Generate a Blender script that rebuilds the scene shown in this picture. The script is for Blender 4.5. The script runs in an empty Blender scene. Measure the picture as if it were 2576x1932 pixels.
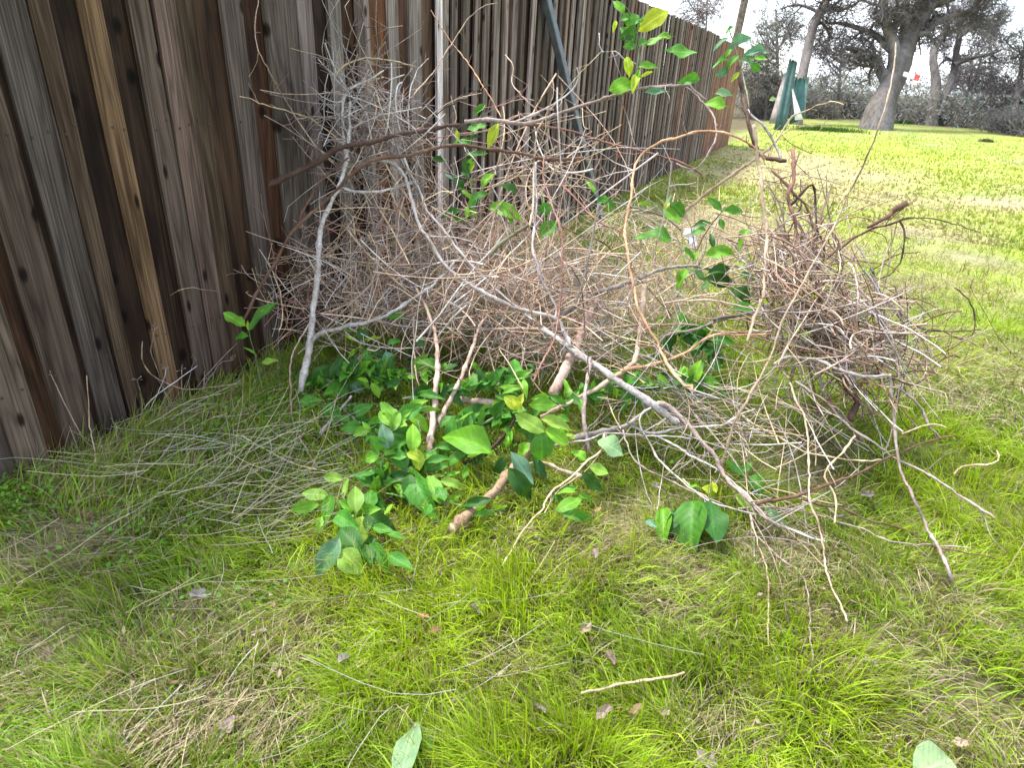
import bpy, math, random
import numpy as np
from mathutils import Vector, Matrix

random.seed(7)
rng = np.random.default_rng(7)
scene = bpy.context.scene
COL = scene.collection

# ------------------------------------------------------------------ camera
F_PX, PW, PH, CAM_H = 1615.0, 2576.0, 1932.0, 1.45      # focal length in photo pixels, photo size, eye height
_nad = np.array([-146.0, -2870.0, -1387.0]); _nad /= np.linalg.norm(_nad)
_up = -_nad
_fw = np.array([0, 0, -1.0])
_Y = _fw - _up * _fw.dot(_up); _Y /= np.linalg.norm(_Y)
_X = np.cross(_Y, _up)
R_CW = np.stack([_X, _Y, _up])
CAM = np.array([0.0, 0.0, CAM_H])
cam_data = bpy.data.cameras.new('camera')
cam_data.sensor_fit = 'HORIZONTAL'
cam_data.sensor_width = 36.0
cam_data.lens = 36.0 * F_PX / PW
cam_data.clip_start = 0.05
cam_data.clip_end = 3000
cam_data.dof.use_dof = True
cam_data.dof.focus_distance = 2.7
cam_data.dof.aperture_fstop = 7.0
cam = bpy.data.objects.new('camera', cam_data)
COL.objects.link(cam)
M = Matrix([[*R_CW[0], 0], [*R_CW[1], 0], [*R_CW[2], CAM_H], [0, 0, 0, 1]])
cam.matrix_world = M
scene.camera = cam

# ------------------------------------------------------------------ sky and sun (bright overcast)
SUN_AZ, SUN_EL = math.radians(-58), math.radians(64)      # azimuth clockwise from +Y (straight ahead)
world = bpy.data.worlds.new('World'); scene.world = world
world.use_nodes = True
nt = world.node_tree; nt.nodes.clear()
w_out = nt.nodes.new('ShaderNodeOutputWorld')
w_bg = nt.nodes.new('ShaderNodeBackground'); w_bg.inputs['Strength'].default_value = 0.1
w_sky = nt.nodes.new('ShaderNodeTexSky'); w_sky.sky_type = 'NISHITA'; w_sky.sun_disc = False
w_sky.sun_elevation = SUN_EL; w_sky.sun_rotation = SUN_AZ
w_tc = nt.nodes.new('ShaderNodeTexCoord')
w_map = nt.nodes.new('ShaderNodeMapping'); w_map.inputs['Scale'].default_value = (1.0, 1.0, 2.2)
w_no = nt.nodes.new('ShaderNodeTexNoise'); w_no.inputs['Scale'].default_value = 2.6
w_no.inputs['Detail'].default_value = 7; w_no.inputs['Roughness'].default_value = 0.55
w_ramp = nt.nodes.new('ShaderNodeValToRGB')
w_ramp.color_ramp.elements[0].position = 0.40; w_ramp.color_ramp.elements[0].color = (0.02, 0.02, 0.02, 1)
w_ramp.color_ramp.elements[1].position = 0.60; w_ramp.color_ramp.elements[1].color = (0.97, 0.97, 0.97, 1)
w_mix = nt.nodes.new('ShaderNodeMix'); w_mix.data_type = 'RGBA'
w_mix.inputs[7].default_value = (8.6, 9.0, 9.8, 1)    # bright cloud
L = nt.links
L.new(w_tc.outputs['Generated'], w_map.inputs['Vector'])
L.new(w_map.outputs['Vector'], w_no.inputs['Vector'])
L.new(w_no.outputs['Fac'], w_ramp.inputs['Fac'])
L.new(w_ramp.outputs['Color'], w_mix.inputs[0])
L.new(w_sky.outputs['Color'], w_mix.inputs[6])
L.new(w_mix.outputs[2], w_bg.inputs['Color'])
L.new(w_bg.outputs['Background'], w_out.inputs['Surface'])
sun_data = bpy.data.lights.new('sun', 'SUN')
sun_data.energy = 2.6; sun_data.angle = math.radians(11); sun_data.color = (1.0, 0.955, 0.88)
sun = bpy.data.objects.new('sun', sun_data); COL.objects.link(sun)
_sd = Vector((math.sin(SUN_AZ) * math.cos(SUN_EL), math.cos(SUN_AZ) * math.cos(SUN_EL), math.sin(SUN_EL)))
sun.rotation_euler = _sd.to_track_quat('Z', 'Y').to_euler()
vs = scene.view_settings
vs.view_transform = 'Standard'; vs.look = 'None'; vs.exposure = 1.9; vs.gamma = 1.0; vs.use_curve_mapping = False
scene.render.engine = 'CYCLES'
scene.cycles.use_denoising = True
scene.cycles.denoiser = 'OPENIMAGEDENOISE'
scene.cycles.denoising_input_passes = 'RGB_ALBEDO_NORMAL'
scene.cycles.max_bounces = 4
scene.cycles.diffuse_bounces = 2
scene.cycles.transmission_bounces = 4
scene.cycles.transparent_max_bounces = 4

# ------------------------------------------------------------------ photo geometry helpers
Z = {  # views of the photograph used while tracing: origin x, origin y, photo pixels per view pixel
 'W': (0, 0, 1.1645), 'A': (600, 100, .29837), 'B': (1240, 440, .29837), 'C': (1240, 880, .29837),
 'D': (1860, 960, .29837), 'G': (700, 1000, .29837), 'H': (1860, 200, .29837), 'E': (1800, 0, .14919),
 'F': (2080, 0, .22423), 'P1': (0, 0, .3918), 'P2': (860, 0, .3918), 'P3': (1716, 0, .3918),
 'P4': (0, 600, .3918), 'P5': (700, 640, .3918), 'P6': (1716, 600, .3918), 'I': (0, 1282, .58228), 'J': (1288, 1282, .58228)}
def zp(v, x, y):
    ox, oy, s = Z[v]
    return ox + x * s, oy + y * s
def ray(px, py):
    return R_CW @ np.array([(px - PW / 2) / F_PX, -(py - PH / 2) / F_PX, -1.0])
def at(px, py, t):                    # the world point t metres deep along the camera's axis behind a photo pixel
    return CAM + ray(px, py) * t
def ground_t(px, py, z=0.0):
    d = ray(px, py)
    return (z - CAM_H) / d[2] if d[2] < -1e-4 else 400.0
def on_ground(v, x, y, z=0.0):
    px, py = zp(v, x, y)
    return at(px, py, ground_t(px, py, z))
# the fence line
FP0 = np.array([-1.26, 3.27, 0.0]); FD = np.array([.44, 1, 0.0]); FD /= np.linalg.norm(FD)
FN = np.array([FD[1], -FD[0], 0.0])
def fence_pt(u, off, z):
    return FP0 + FD * u + FN * off + np.array([0, 0, z])
def fence_t(px, py, off=0.0):
    d = ray(px, py); q = d.dot(FN)
    if q > -1e-3: return 1e9
    return ((FP0 - CAM).dot(FN) + off) / q
def fence_u(px, py):
    return (at(px, py, fence_t(px, py)) - FP0).dot(FD)
# how deep the brush pile's face lies: a few sounded places (full view pixels, depth in m)
_SOUND = np.array([(700, 1200, 2.06), (960, 1270, 1.97), (1100, 1150, 2.2), (1300, 1100, 2.32), (1600, 1150, 2.26), (1700, 1130, 2.3), (2050, 1250, 2.1),
 (2150, 1200, 2.2), (1640, 1000, 2.55), (1400, 900, 2.66), (1000, 900, 2.68), (1200, 950, 2.5), (660, 850, 3.02), (660, 700, 3.1), (700, 400, 3.1),
 (730, 200, 3.12), (560, 650, 3.02), (540, 100, 2.72), (1000, 650, 3.0), (1000, 300, 3.3), (1250, 600, 3.0), (1250, 300, 3.4), (1000, 50, 3.7),
 (1400, 700, 2.9), (1500, 450, 3.1), (1500, 200, 3.2), (1600, 300, 3.0), (1750, 450, 2.9), (1750, 700, 2.75), (1900, 850, 2.6), (2000, 600, 2.75),
 (2100, 700, 2.7), (1900, 250, 2.6), (1350, 50, 3.2), (1950, 950, 2.55), (1650, 1380, 1.9), (1850, 1350, 1.92), (2000, 1100, 2.4), (850, 600, 3.1), (850, 1000, 2.45)])
def pile_t(px, py, d=0.0):
    x, y = px / 1.1645, py / 1.1645
    w = 1.0 / ((_SOUND[:, 0] - x) ** 2 + (_SOUND[:, 1] - y) ** 2 + 900.0) ** 1.6
    t = float((w * _SOUND[:, 2]).sum() / w.sum()) + d
    return min(t, ground_t(px, py, 0.045), fence_t(px, py, 0.06))

# ------------------------------------------------------------------ numpy noise
def _hash(i, j, s):
    n = (i * 374761393 + j * 668265263 + s * 1442695041) & 0xffffffff
    n = ((n ^ (n >> 13)) * 1274126177) & 0xffffffff
    return ((n ^ (n >> 16)) & 0xffff) / 65535.0
def vnoise(x, y, s=0):
    x = np.asarray(x, float); y = np.asarray(y, float)
    i = np.floor(x).astype(np.int64); j = np.floor(y).astype(np.int64)
    fx = x - i; fy = y - j
    fx = fx * fx * (3 - 2 * fx); fy = fy * fy * (3 - 2 * fy)
    a = _hash(i, j, s); b = _hash(i + 1, j, s); c = _hash(i, j + 1, s); d = _hash(i + 1, j + 1, s)
    return (a + (b - a) * fx) * (1 - fy) + (c + (d - c) * fx) * fy
def fbm(x, y, s=0, o=4):
    v = 0; a = .5
    for k in range(o):
        v = v + a * vnoise(np.asarray(x) * 2 ** k, np.asarray(y) * 2 ** k, s + k); a *= .5
    return v / (1 - .5 ** o)
def ground_z(x, y):
    r = np.hypot(x, y)
    z = .05 * (fbm(np.asarray(x) * 1.3, np.asarray(y) * 1.3, 3) - .55) + .02 * (vnoise(np.asarray(x) * 6, np.asarray(y) * 6, 9) - .6)
    far = np.clip((r - 26) / 60, 0, 1)
    return z - .0 * far + far * .8 * (vnoise(np.asarray(x) * .03, np.asarray(y) * .03, 21) - .5)

# ------------------------------------------------------------------ mesh helpers
def mesh_from(name, V, quads=None, tris=None, mats=(), smooth=True, col=None, fmat=None):
    me = bpy.data.meshes.new(name)
    V = np.asarray(V, np.float32).reshape(-1, 3)
    nq = 0 if quads is None else len(quads); ntr = 0 if tris is None else len(tris)
    me.vertices.add(len(V)); me.vertices.foreach_set('co', V.ravel())
    idx = []
    if nq: idx.append(np.asarray(quads, np.int32).ravel())
    if ntr: idx.append(np.asarray(tris, np.int32).ravel())
    idx = np.concatenate(idx)
    me.loops.add(len(idx)); me.loops.foreach_set('vertex_index', idx)
    me.polygons.add(nq + ntr)
    ls = np.concatenate([np.arange(nq) * 4, nq * 4 + np.arange(ntr) * 3]).astype(np.int32)
    me.polygons.foreach_set('loop_start', ls)
    if smooth: me.polygons.foreach_set('use_smooth', np.ones(nq + ntr, bool))
    if fmat is not None: me.polygons.foreach_set('material_index', np.asarray(fmat, np.int32))
    if col is not None:
        ca = me.color_attributes.new('Col', 'FLOAT_COLOR', 'POINT')
        c4 = np.ones((len(V), 4), np.float32); c4[:, :3] = col
        ca.data.foreach_set('color', c4.ravel())
    me.update(calc_edges=True); me.validate()
    for m in mats: me.materials.append(m)
    return me
def link(name, me, parent=None, loc=(0, 0, 0), color=None):
    o = bpy.data.objects.new(name, me); COL.objects.link(o)
    o.location = loc
    if parent is not None: o.parent = parent
    if color is not None: o.color = (*color, 1)
    return o
def tag(o, label=None, cat=None, group=None, kind=None):
    if label: o['label'] = label
    if cat: o['category'] = cat
    if group: o['group'] = group
    if kind: o['kind'] = kind
    return o
def unit(v):
    v = np.asarray(v, float)
    return v / (np.linalg.norm(v, axis=-1, keepdims=True) + 1e-9)
def spline(P, n):
    P = np.asarray(P, float)
    if len(P) == 2: return P[0] + (P[1] - P[0]) * np.linspace(0, 1, n)[:, None]
    Q = np.vstack([2 * P[0] - P[1], P, 2 * P[-1] - P[-2]])
    seg = np.linalg.norm(np.diff(P, axis=0), axis=1) + 1e-6
    cum = np.concatenate([[0], np.cumsum(seg)])
    out = []
    for s in np.linspace(0, cum[-1], n):
        i = min(max(np.searchsorted(cum, s) - 1, 0), len(seg) - 1); f = (s - cum[i]) / seg[i]
        a, b, c, d = Q[i], Q[i + 1], Q[i + 2], Q[i + 3]
        out.append(.5 * (2 * b + (c - a) * f + (2 * a - 5 * b + 4 * c - d) * f * f + (3 * b - a - 3 * c + d) * f ** 3))
    return np.array(out)
def tubes(P, R, sides):
    """P [N,K,3] paths, R [N,K] radii -> vertices and quads of N open tubes, all at once"""
    P = np.asarray(P, float); R = np.asarray(R, float)
    N, K, _ = P.shape
    T = np.gradient(P, axis=1); T = unit(T)
    ref = np.where(np.abs(T[:, :1, 2:3]) > .8, np.array([1.0, 0, 0]), np.array([0, 0, 1.0]))
    ref = np.repeat(ref, K, axis=1)
    A = unit(np.cross(T, ref)); B = np.cross(T, A)
    ang = np.arange(sides) * 2 * math.pi / sides
    V = P[:, :, None] + R[:, :, None, None] * (A[:, :, None] * np.cos(ang)[:, None] + B[:, :, None] * np.sin(ang)[:, None])
    b = (np.arange(N) * K * sides)[:, None, None] + (np.arange(K - 1) * sides)[None, :, None]
    s = np.arange(sides); s2 = (s + 1) % sides
    Q = np.stack([b + s, b + s2, b + sides + s2, b + sides + s], -1).reshape(-1, 4)
    return V.reshape(-1, 3), Q
class Bag:
    def __init__(self): self.V = []; self.Q = []; self.T = []; self.C = []; self.n = 0
    def add(self, V, Q=None, T=None, C=None):
        V = np.asarray(V).reshape(-1, 3)
        self.V.append(V)
        if Q is not None and len(Q): self.Q.append(np.asarray(Q) + self.n)
        if T is not None and len(T): self.T.append(np.asarray(T) + self.n)
        self.C.append(np.broadcast_to(np.asarray(C if C is not None else (1, 1, 1), float), (len(V), 3)))
        self.n += len(V)
    def mesh(self, name, mats, smooth=True, base=(0, 0, 0)):
        return mesh_from(name, np.concatenate(self.V) - np.asarray(base), np.concatenate(self.Q) if self.Q else None,
                         np.concatenate(self.T) if self.T else None, mats, smooth, np.concatenate(self.C))
def walk(start, dirs, length, K, kink, pull=(0, 0, 0), arc=0.0):
    """N kinked paths of K points from start [N,3] along dirs [N,3]"""
    N = len(start); P = np.zeros((N, K, 3)); P[:, 0] = start
    bend = rng.normal(0, arc, (N, 3)) if arc else 0.0
    d = unit(dirs); step = np.asarray(length, float).reshape(N, 1) / (K - 1)
    for k in range(1, K):
        d = unit(d + rng.normal(0, kink, (N, 3)) + np.asarray(pull) + bend)
        P[:, k] = P[:, k - 1] + d * step
    return P

# ------------------------------------------------------------------ materials
def new_mat(name):
    m = bpy.data.materials.new(name); m.use_nodes = True
    n = m.node_tree.nodes; n.clear()
    return m, n, m.node_tree.links
def N(nodes, t, **kw):
    nd = nodes.new(t)
    for k, v in kw.items():
        if k in nd.inputs: nd.inputs[k].default_value = v
        else: setattr(nd, k, v)
    return nd
def ramp(nodes, stops, interp='LINEAR'):
    r = nodes.new('ShaderNodeValToRGB'); cr = r.color_ramp; cr.interpolation = interp
    while len(cr.elements) < len(stops): cr.elements.new(.5)
    for e, (p, c) in zip(cr.elements, stops):
        e.position = p; e.color = (*c, 1) if len(c) == 3 else c
    return r
def mul(nodes, links, a, b, mode='MULTIPLY', fac=1.0):
    m = nodes.new('ShaderNodeMix'); m.data_type = 'RGBA'; m.blend_type = mode
    if isinstance(fac, (int, float)): m.inputs[0].default_value = fac
    else: links.new(fac, m.inputs[0])
    for s, i in ((a, 6), (b, 7)):
        if isinstance(s, tuple): m.inputs[i].default_value = (*s, 1)
        else: links.new(s, m.inputs[i])
    return m.outputs[2]

def mat_board():
    """weathered fence board: tone from the object's colour, grain along z"""
    m, n, l = new_mat('weathered_board')
    out = N(n, 'ShaderNodeOutputMaterial'); bs = N(n, 'ShaderNodeBsdfPrincipled', Roughness=.85)
    bs.inputs['Specular IOR Level'].default_value = .18
    oi = N(n, 'ShaderNodeObjectInfo'); tc = N(n, 'ShaderNodeTexCoord')
    sep = N(n, 'ShaderNodeSeparateXYZ'); l.new(tc.outputs['Object'], sep.inputs[0])
    rnd = N(n, 'ShaderNodeMath', operation='MULTIPLY'); l.new(oi.outputs['Random'], rnd.inputs[0]); rnd.inputs[1].default_value = 61.0
    def vec(sx, sz, oy=1.0):
        a = N(n, 'ShaderNodeMath', operation='MULTIPLY'); l.new(sep.outputs['X'], a.inputs[0]); a.inputs[1].default_value = sx
        b = N(n, 'ShaderNodeMath', operation='MULTIPLY'); l.new(sep.outputs['Z'], b.inputs[0]); b.inputs[1].default_value = sz
        c = N(n, 'ShaderNodeMath', operation='MULTIPLY'); l.new(sep.outputs['Y'], c.inputs[0]); c.inputs[1].default_value = 1.2
        e = N(n, 'ShaderNodeMath', operation='ADD'); l.new(c.outputs[0], e.inputs[0]); l.new(rnd.outputs[0], e.inputs[1])
        v = N(n, 'ShaderNodeCombineXYZ'); l.new(a.outputs[0], v.inputs[0]); l.new(e.outputs[0], v.inputs[1]); l.new(b.outputs[0], v.inputs[2])
        return v.outputs[0]
    # growth rings: bands bent by a slow noise (cathedral figure), fine fibres, knots, blotches of damp
    slow = N(n, 'ShaderNodeTexNoise', Scale=1.0, Detail=2.0); l.new(vec(1.3, 2.2), slow.inputs['Vector'])
    sl = N(n, 'ShaderNodeMath', operation='MULTIPLY'); l.new(slow.outputs['Fac'], sl.inputs[0]); sl.inputs[1].default_value = 44.0
    xx = N(n, 'ShaderNodeMath', operation='MULTIPLY_ADD'); l.new(sep.outputs['X'], xx.inputs[0]); xx.inputs[1].default_value = 17.0; l.new(sl.outputs[0], xx.inputs[2])
    sn = N(n, 'ShaderNodeMath', operation='SINE'); l.new(xx.outputs[0], sn.inputs[0])
    rings = N(n, 'ShaderNodeMapRange'); l.new(sn.outputs[0], rings.inputs['Value']); rings.inputs['From Min'].default_value = -1; rings.inputs['From Max'].default_value = 1
    fib = N(n, 'ShaderNodeTexNoise', Scale=1.0, Detail=6.0, Roughness=.65); l.new(vec(26, 3.2), fib.inputs['Vector'])
    fine = N(n, 'ShaderNodeTexNoise', Scale=1.0, Detail=3.0, Roughness=.7); l.new(vec(90, 9), fine.inputs['Vector'])
    damp = N(n, 'ShaderNodeTexNoise', Scale=1.0, Detail=5.0, Roughness=.6); l.new(vec(1.6, 3.4), damp.inputs['Vector'])
    kv = N(n, 'ShaderNodeCombineXYZ'); ka = N(n, 'ShaderNodeMath', operation='MULTIPLY_ADD'); l.new(sep.outputs['X'], ka.inputs[0]); ka.inputs[1].default_value = 1.3; l.new(rnd.outputs[0], ka.inputs[2])
    kb = N(n, 'ShaderNodeMath', operation='MULTIPLY_ADD'); l.new(sep.outputs['Z'], kb.inputs[0]); kb.inputs[1].default_value = 12.0; l.new(rnd.outputs[0], kb.inputs[2])
    l.new(ka.outputs[0], kv.inputs[0]); l.new(kb.outputs[0], kv.inputs[1])
    vor = N(n, 'ShaderNodeTexVoronoi', Scale=1.0, voronoi_dimensions='2D'); l.new(kv.outputs[0], vor.inputs['Vector'])
    vsep = N(n, 'ShaderNodeSeparateColor'); l.new(vor.outputs['Color'], vsep.inputs[0])
    vgt = N(n, 'ShaderNodeMath', operation='LESS_THAN'); l.new(vsep.outputs[0], vgt.inputs[0]); vgt.inputs[1].default_value = .8
    vad = N(n, 'ShaderNodeMath', operation='ADD'); l.new(vor.outputs['Distance'], vad.inputs[0]); l.new(vgt.outputs[0], vad.inputs[1])
    r_ring = ramp(n, [(0.0, (.30, .28, .27)), (.3, (.85, .84, .83)), (.6, (1.0, 1.0, 1.0)), (1.0, (1.3, 1.29, 1.27))]); l.new(rings.outputs[0], r_ring.inputs[0])
    r_fib = ramp(n, [(.30, (.30, .28, .27)), (.48, (.95, .95, .95)), (.7, (1.55, 1.52, 1.48))]); l.new(fib.outputs['Fac'], r_fib.inputs[0])
    r_fine = ramp(n, [(.3, (.72, .71, .70)), (.6, (1.1, 1.1, 1.1))]); l.new(fine.outputs['Fac'], r_fine.inputs[0])
    r_damp = ramp(n, [(.34, (.42, .36, .31)), (.5, (1, 1, 1)), (.68, (1.3, 1.32, 1.35))]); l.new(damp.outputs['Fac'], r_damp.inputs[0])
    r_knot = ramp(n, [(.07, (.10, .075, .06)), (.12, (.35, .3, .27)), (.19, (1, 1, 1))]); l.new(vad.outputs[0], r_knot.inputs[0])
    c = mul(n, l, oi.outputs['Color'], r_ring.outputs[0], fac=.5)
    c = mul(n, l, c, r_fib.outputs[0]); c = mul(n, l, c, r_fine.outputs[0]); c = mul(n, l, c, r_damp.outputs[0]); c = mul(n, l, c, r_knot.outputs[0])
    l.new(c, bs.inputs['Base Color'])
    hs = N(n, 'ShaderNodeMath', operation='ADD'); l.new(fib.outputs['Fac'], hs.inputs[0])
    h2 = N(n, 'ShaderNodeMath', operation='MULTIPLY'); l.new(rings.outputs[0], h2.inputs[0]); h2.inputs[1].default_value = .25
    l.new(h2.outputs[0], hs.inputs[1])
    bp = N(n, 'ShaderNodeBump', Strength=.55, Distance=.004); l.new(hs.outputs[0], bp.inputs['Height']); l.new(bp.outputs[0], bs.inputs['Normal'])
    l.new(bs.outputs[0], out.inputs[0])
    return m
def mat_bark(name, scale=60, stretch=1.0, bump=.5, use_attr=False, mott=.9):
    m, n, l = new_mat(name)
    out = N(n, 'ShaderNodeOutputMaterial'); bs = N(n, 'ShaderNodeBsdfPrincipled', Roughness=.8)
    bs.inputs['Specular IOR Level'].default_value = .25
    if use_attr: src = N(n, 'ShaderNodeVertexColor', layer_name='Col').outputs['Color']
    else: src = N(n, 'ShaderNodeObjectInfo').outputs['Color']
    tc = N(n, 'ShaderNodeTexCoord')
    mp = N(n, 'ShaderNodeMapping'); mp.inputs['Scale'].default_value = (1, 1, stretch); l.new(tc.outputs['Object'], mp.inputs[0])
    a = N(n, 'ShaderNodeTexNoise', Scale=scale, Detail=4.0, Roughness=.65); l.new(mp.outputs[0], a.inputs['Vector'])
    b = N(n, 'ShaderNodeTexNoise', Scale=scale * .12, Detail=3.0); l.new(mp.outputs[0], b.inputs['Vector'])
    ra = ramp(n, [(.3, (.5, .47, .44)), (.5, (1, 1, 1)), (.72, (1.35, 1.33, 1.3))]); l.new(a.outputs['Fac'], ra.inputs[0])
    rb = ramp(n, [(.35, (.7, .64, .58)), (.62, (1.15, 1.15, 1.15))]); l.new(b.outputs['Fac'], rb.inputs[0])
    c = mul(n, l, src, ra.outputs[0], fac=mott); c = mul(n, l, c, rb.outputs[0])
    l.new(c, bs.inputs['Base Color'])
    bp = N(n, 'ShaderNodeBump', Strength=bump, Distance=.003); l.new(a.outputs['Fac'], bp.inputs['Height']); l.new(bp.outputs[0], bs.inputs['Normal'])
    l.new(bs.outputs[0], out.inputs[0])
    return m
def mat_simple(name, col, rough=.7, spec=.3, noise=None, bump=0):
    m, n, l = new_mat(name)
    out = N(n, 'ShaderNodeOutputMaterial'); bs = N(n, 'ShaderNodeBsdfPrincipled', Roughness=rough)
    bs.inputs['Specular IOR Level'].default_value = spec
    bs.inputs['Base Color'].default_value = (*col, 1)
    if noise:
        tc = N(n, 'ShaderNodeTexCoord')
        a = N(n, 'ShaderNodeTexNoise', Scale=noise, Detail=5.0, Roughness=.6); l.new(tc.outputs['Object'], a.inputs['Vector'])
        ra = ramp(n, [(.3, tuple(x * .6 for x in col)), (.5, col), (.75, tuple(min(1, x * 1.35) for x in col))]); l.new(a.outputs['Fac'], ra.inputs[0])
        l.new(ra.outputs[0], bs.inputs['Base Color'])
        if bump:
            bp = N(n, 'ShaderNodeBump', Strength=bump, Distance=.01); l.new(a.outputs['Fac'], bp.inputs['Height']); l.new(bp.outputs[0], bs.inputs['Normal'])
    l.new(bs.outputs[0], out.inputs[0])
    return m
def mat_leaf(name, attr=False, rough=.48, trans=.3, veins=True, spec=.28):
    m, n, l = new_mat(name)
    out = N(n, 'ShaderNodeOutputMaterial'); bs = N(n, 'ShaderNodeBsdfPrincipled', Roughness=rough)
    bs.inputs['Specular IOR Level'].default_value = spec
    tr = N(n, 'ShaderNodeBsdfTranslucent'); mx = N(n, 'ShaderNodeMixShader'); mx.inputs[0].default_value = trans
    c = N(n, 'ShaderNodeVertexColor', layer_name='Col').outputs['Color'] if attr else N(n, 'ShaderNodeObjectInfo').outputs['Color']
    if veins:
        tc = N(n, 'ShaderNodeTexCoord'); sep = N(n, 'ShaderNodeSeparateXYZ'); l.new(tc.outputs['Object'], sep.inputs[0])
        ax = N(n, 'ShaderNodeMath', operation='ABSOLUTE'); l.new(sep.outputs['X'], ax.inputs[0])
        # midrib and side veins, lighter; leaf coordinates run along y
        rib = ramp(n, [(0.0, (1.45, 1.4, 1.5)), (.03, (1.3, 1.25, 1.35)), (.06, (1, 1, 1))]); l.new(ax.outputs[0], rib.inputs[0])
        k = N(n, 'ShaderNodeMath', operation='MULTIPLY_ADD'); l.new(ax.outputs[0], k.inputs[0]); k.inputs[1].default_value = -.75; l.new(sep.outputs['Y'], k.inputs[2])
        s = N(n, 'ShaderNodeMath', operation='MULTIPLY'); l.new(k.outputs[0], s.inputs[0]); s.inputs[1].default_value = 50.0
        sn = N(n, 'ShaderNodeMath', operation='SINE'); l.new(s.outputs[0], sn.inputs[0])
        sv = ramp(n, [(.5, (.985, .985, .985)), (.93, (1.0, 1.0, 1.0)), (.99, (1.18, 1.14, 1.16))]); l.new(sn.outputs[0], sv.inputs[0])
        no = N(n, 'ShaderNodeTexNoise', Scale=5.0, Detail=3.0); l.new(tc.outputs['Object'], no.inputs['Vector'])
        rn = ramp(n, [(.3, (.78, .82, .75)), (.7, (1.15, 1.12, 1.1))]); l.new(no.outputs['Fac'], rn.inputs[0])
        n2 = N(n, 'ShaderNodeTexNoise', Scale=2.3, Detail=4.0, Roughness=.7); oi2 = N(n, 'ShaderNodeObjectInfo'); ov = N(n, 'ShaderNodeVectorMath', operation='ADD'); l.new(tc.outputs['Object'], ov.inputs[0]); om = N(n, 'ShaderNodeMath', operation='MULTIPLY'); l.new(oi2.outputs['Random'], om.inputs[0]); om.inputs[1].default_value = 40.0; l.new(om.outputs[0], ov.inputs[1]); l.new(ov.outputs[0], n2.inputs['Vector'])
        l.new(ov.outputs[0], no.inputs['Vector'])
        rb = ramp(n, [(.66, (0, 0, 0)), (.72, (.8, .8, .8))]); l.new(n2.outputs['Fac'], rb.inputs[0])
        c = mul(n, l, c, (.30, .22, .07), 'MIX', rb.outputs[0])
        rg = N(n, 'ShaderNodeMapRange'); l.new(no.outputs['Fac'], rg.inputs['Value']); rg.inputs['To Min'].default_value = rough - .12; rg.inputs['To Max'].default_value = rough + .25; l.new(rg.outputs[0], bs.inputs['Roughness'])
        c = mul(n, l, c, rib.outputs[0]); c = mul(n, l, c, sv.outputs[0]); c = mul(n, l, c, rn.outputs[0])
        bp = N(n, 'ShaderNodeBump', Strength=.07, Distance=.01); l.new(sn.outputs[0], bp.inputs['Height']); l.new(bp.outputs[0], bs.inputs['Normal'])
    l.new(c, bs.inputs['Base Color'])
    tcol = mul(n, l, c, (1.25, 1.2, .5))
    l.new(tcol, tr.inputs['Color'])
    l.new(bs.outputs[0], mx.inputs[1]); l.new(tr.outputs[0], mx.inputs[2]); l.new(mx.outputs[0], out.inputs[0])
    return m
MB_ = mat_board()
M_BARK = mat_bark('twig_bark', 70)
M_TANGLE = mat_bark('tangle_bark', 90, use_attr=True)
M_TREE = mat_bark('oak_bark', 9, stretch=.3, bump=1.0, use_attr=True, mott=1.0)
M_CUT = mat_simple('cut_wood', (.50, .40, .27), .8, .2, noise=90)
M_LEAF = mat_leaf('citrus_leaf')
M_GRASS = mat_leaf('grass_blade', attr=True, rough=.55, trans=.35, veins=False, spec=.25)
M_STRAW = mat_leaf('dry_straw', attr=True, rough=.75, trans=.12, veins=False, spec=.15)
M_CROWN = mat_leaf('crown_leaf', attr=True, rough=.7, trans=.2, veins=False, spec=.15)

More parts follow.
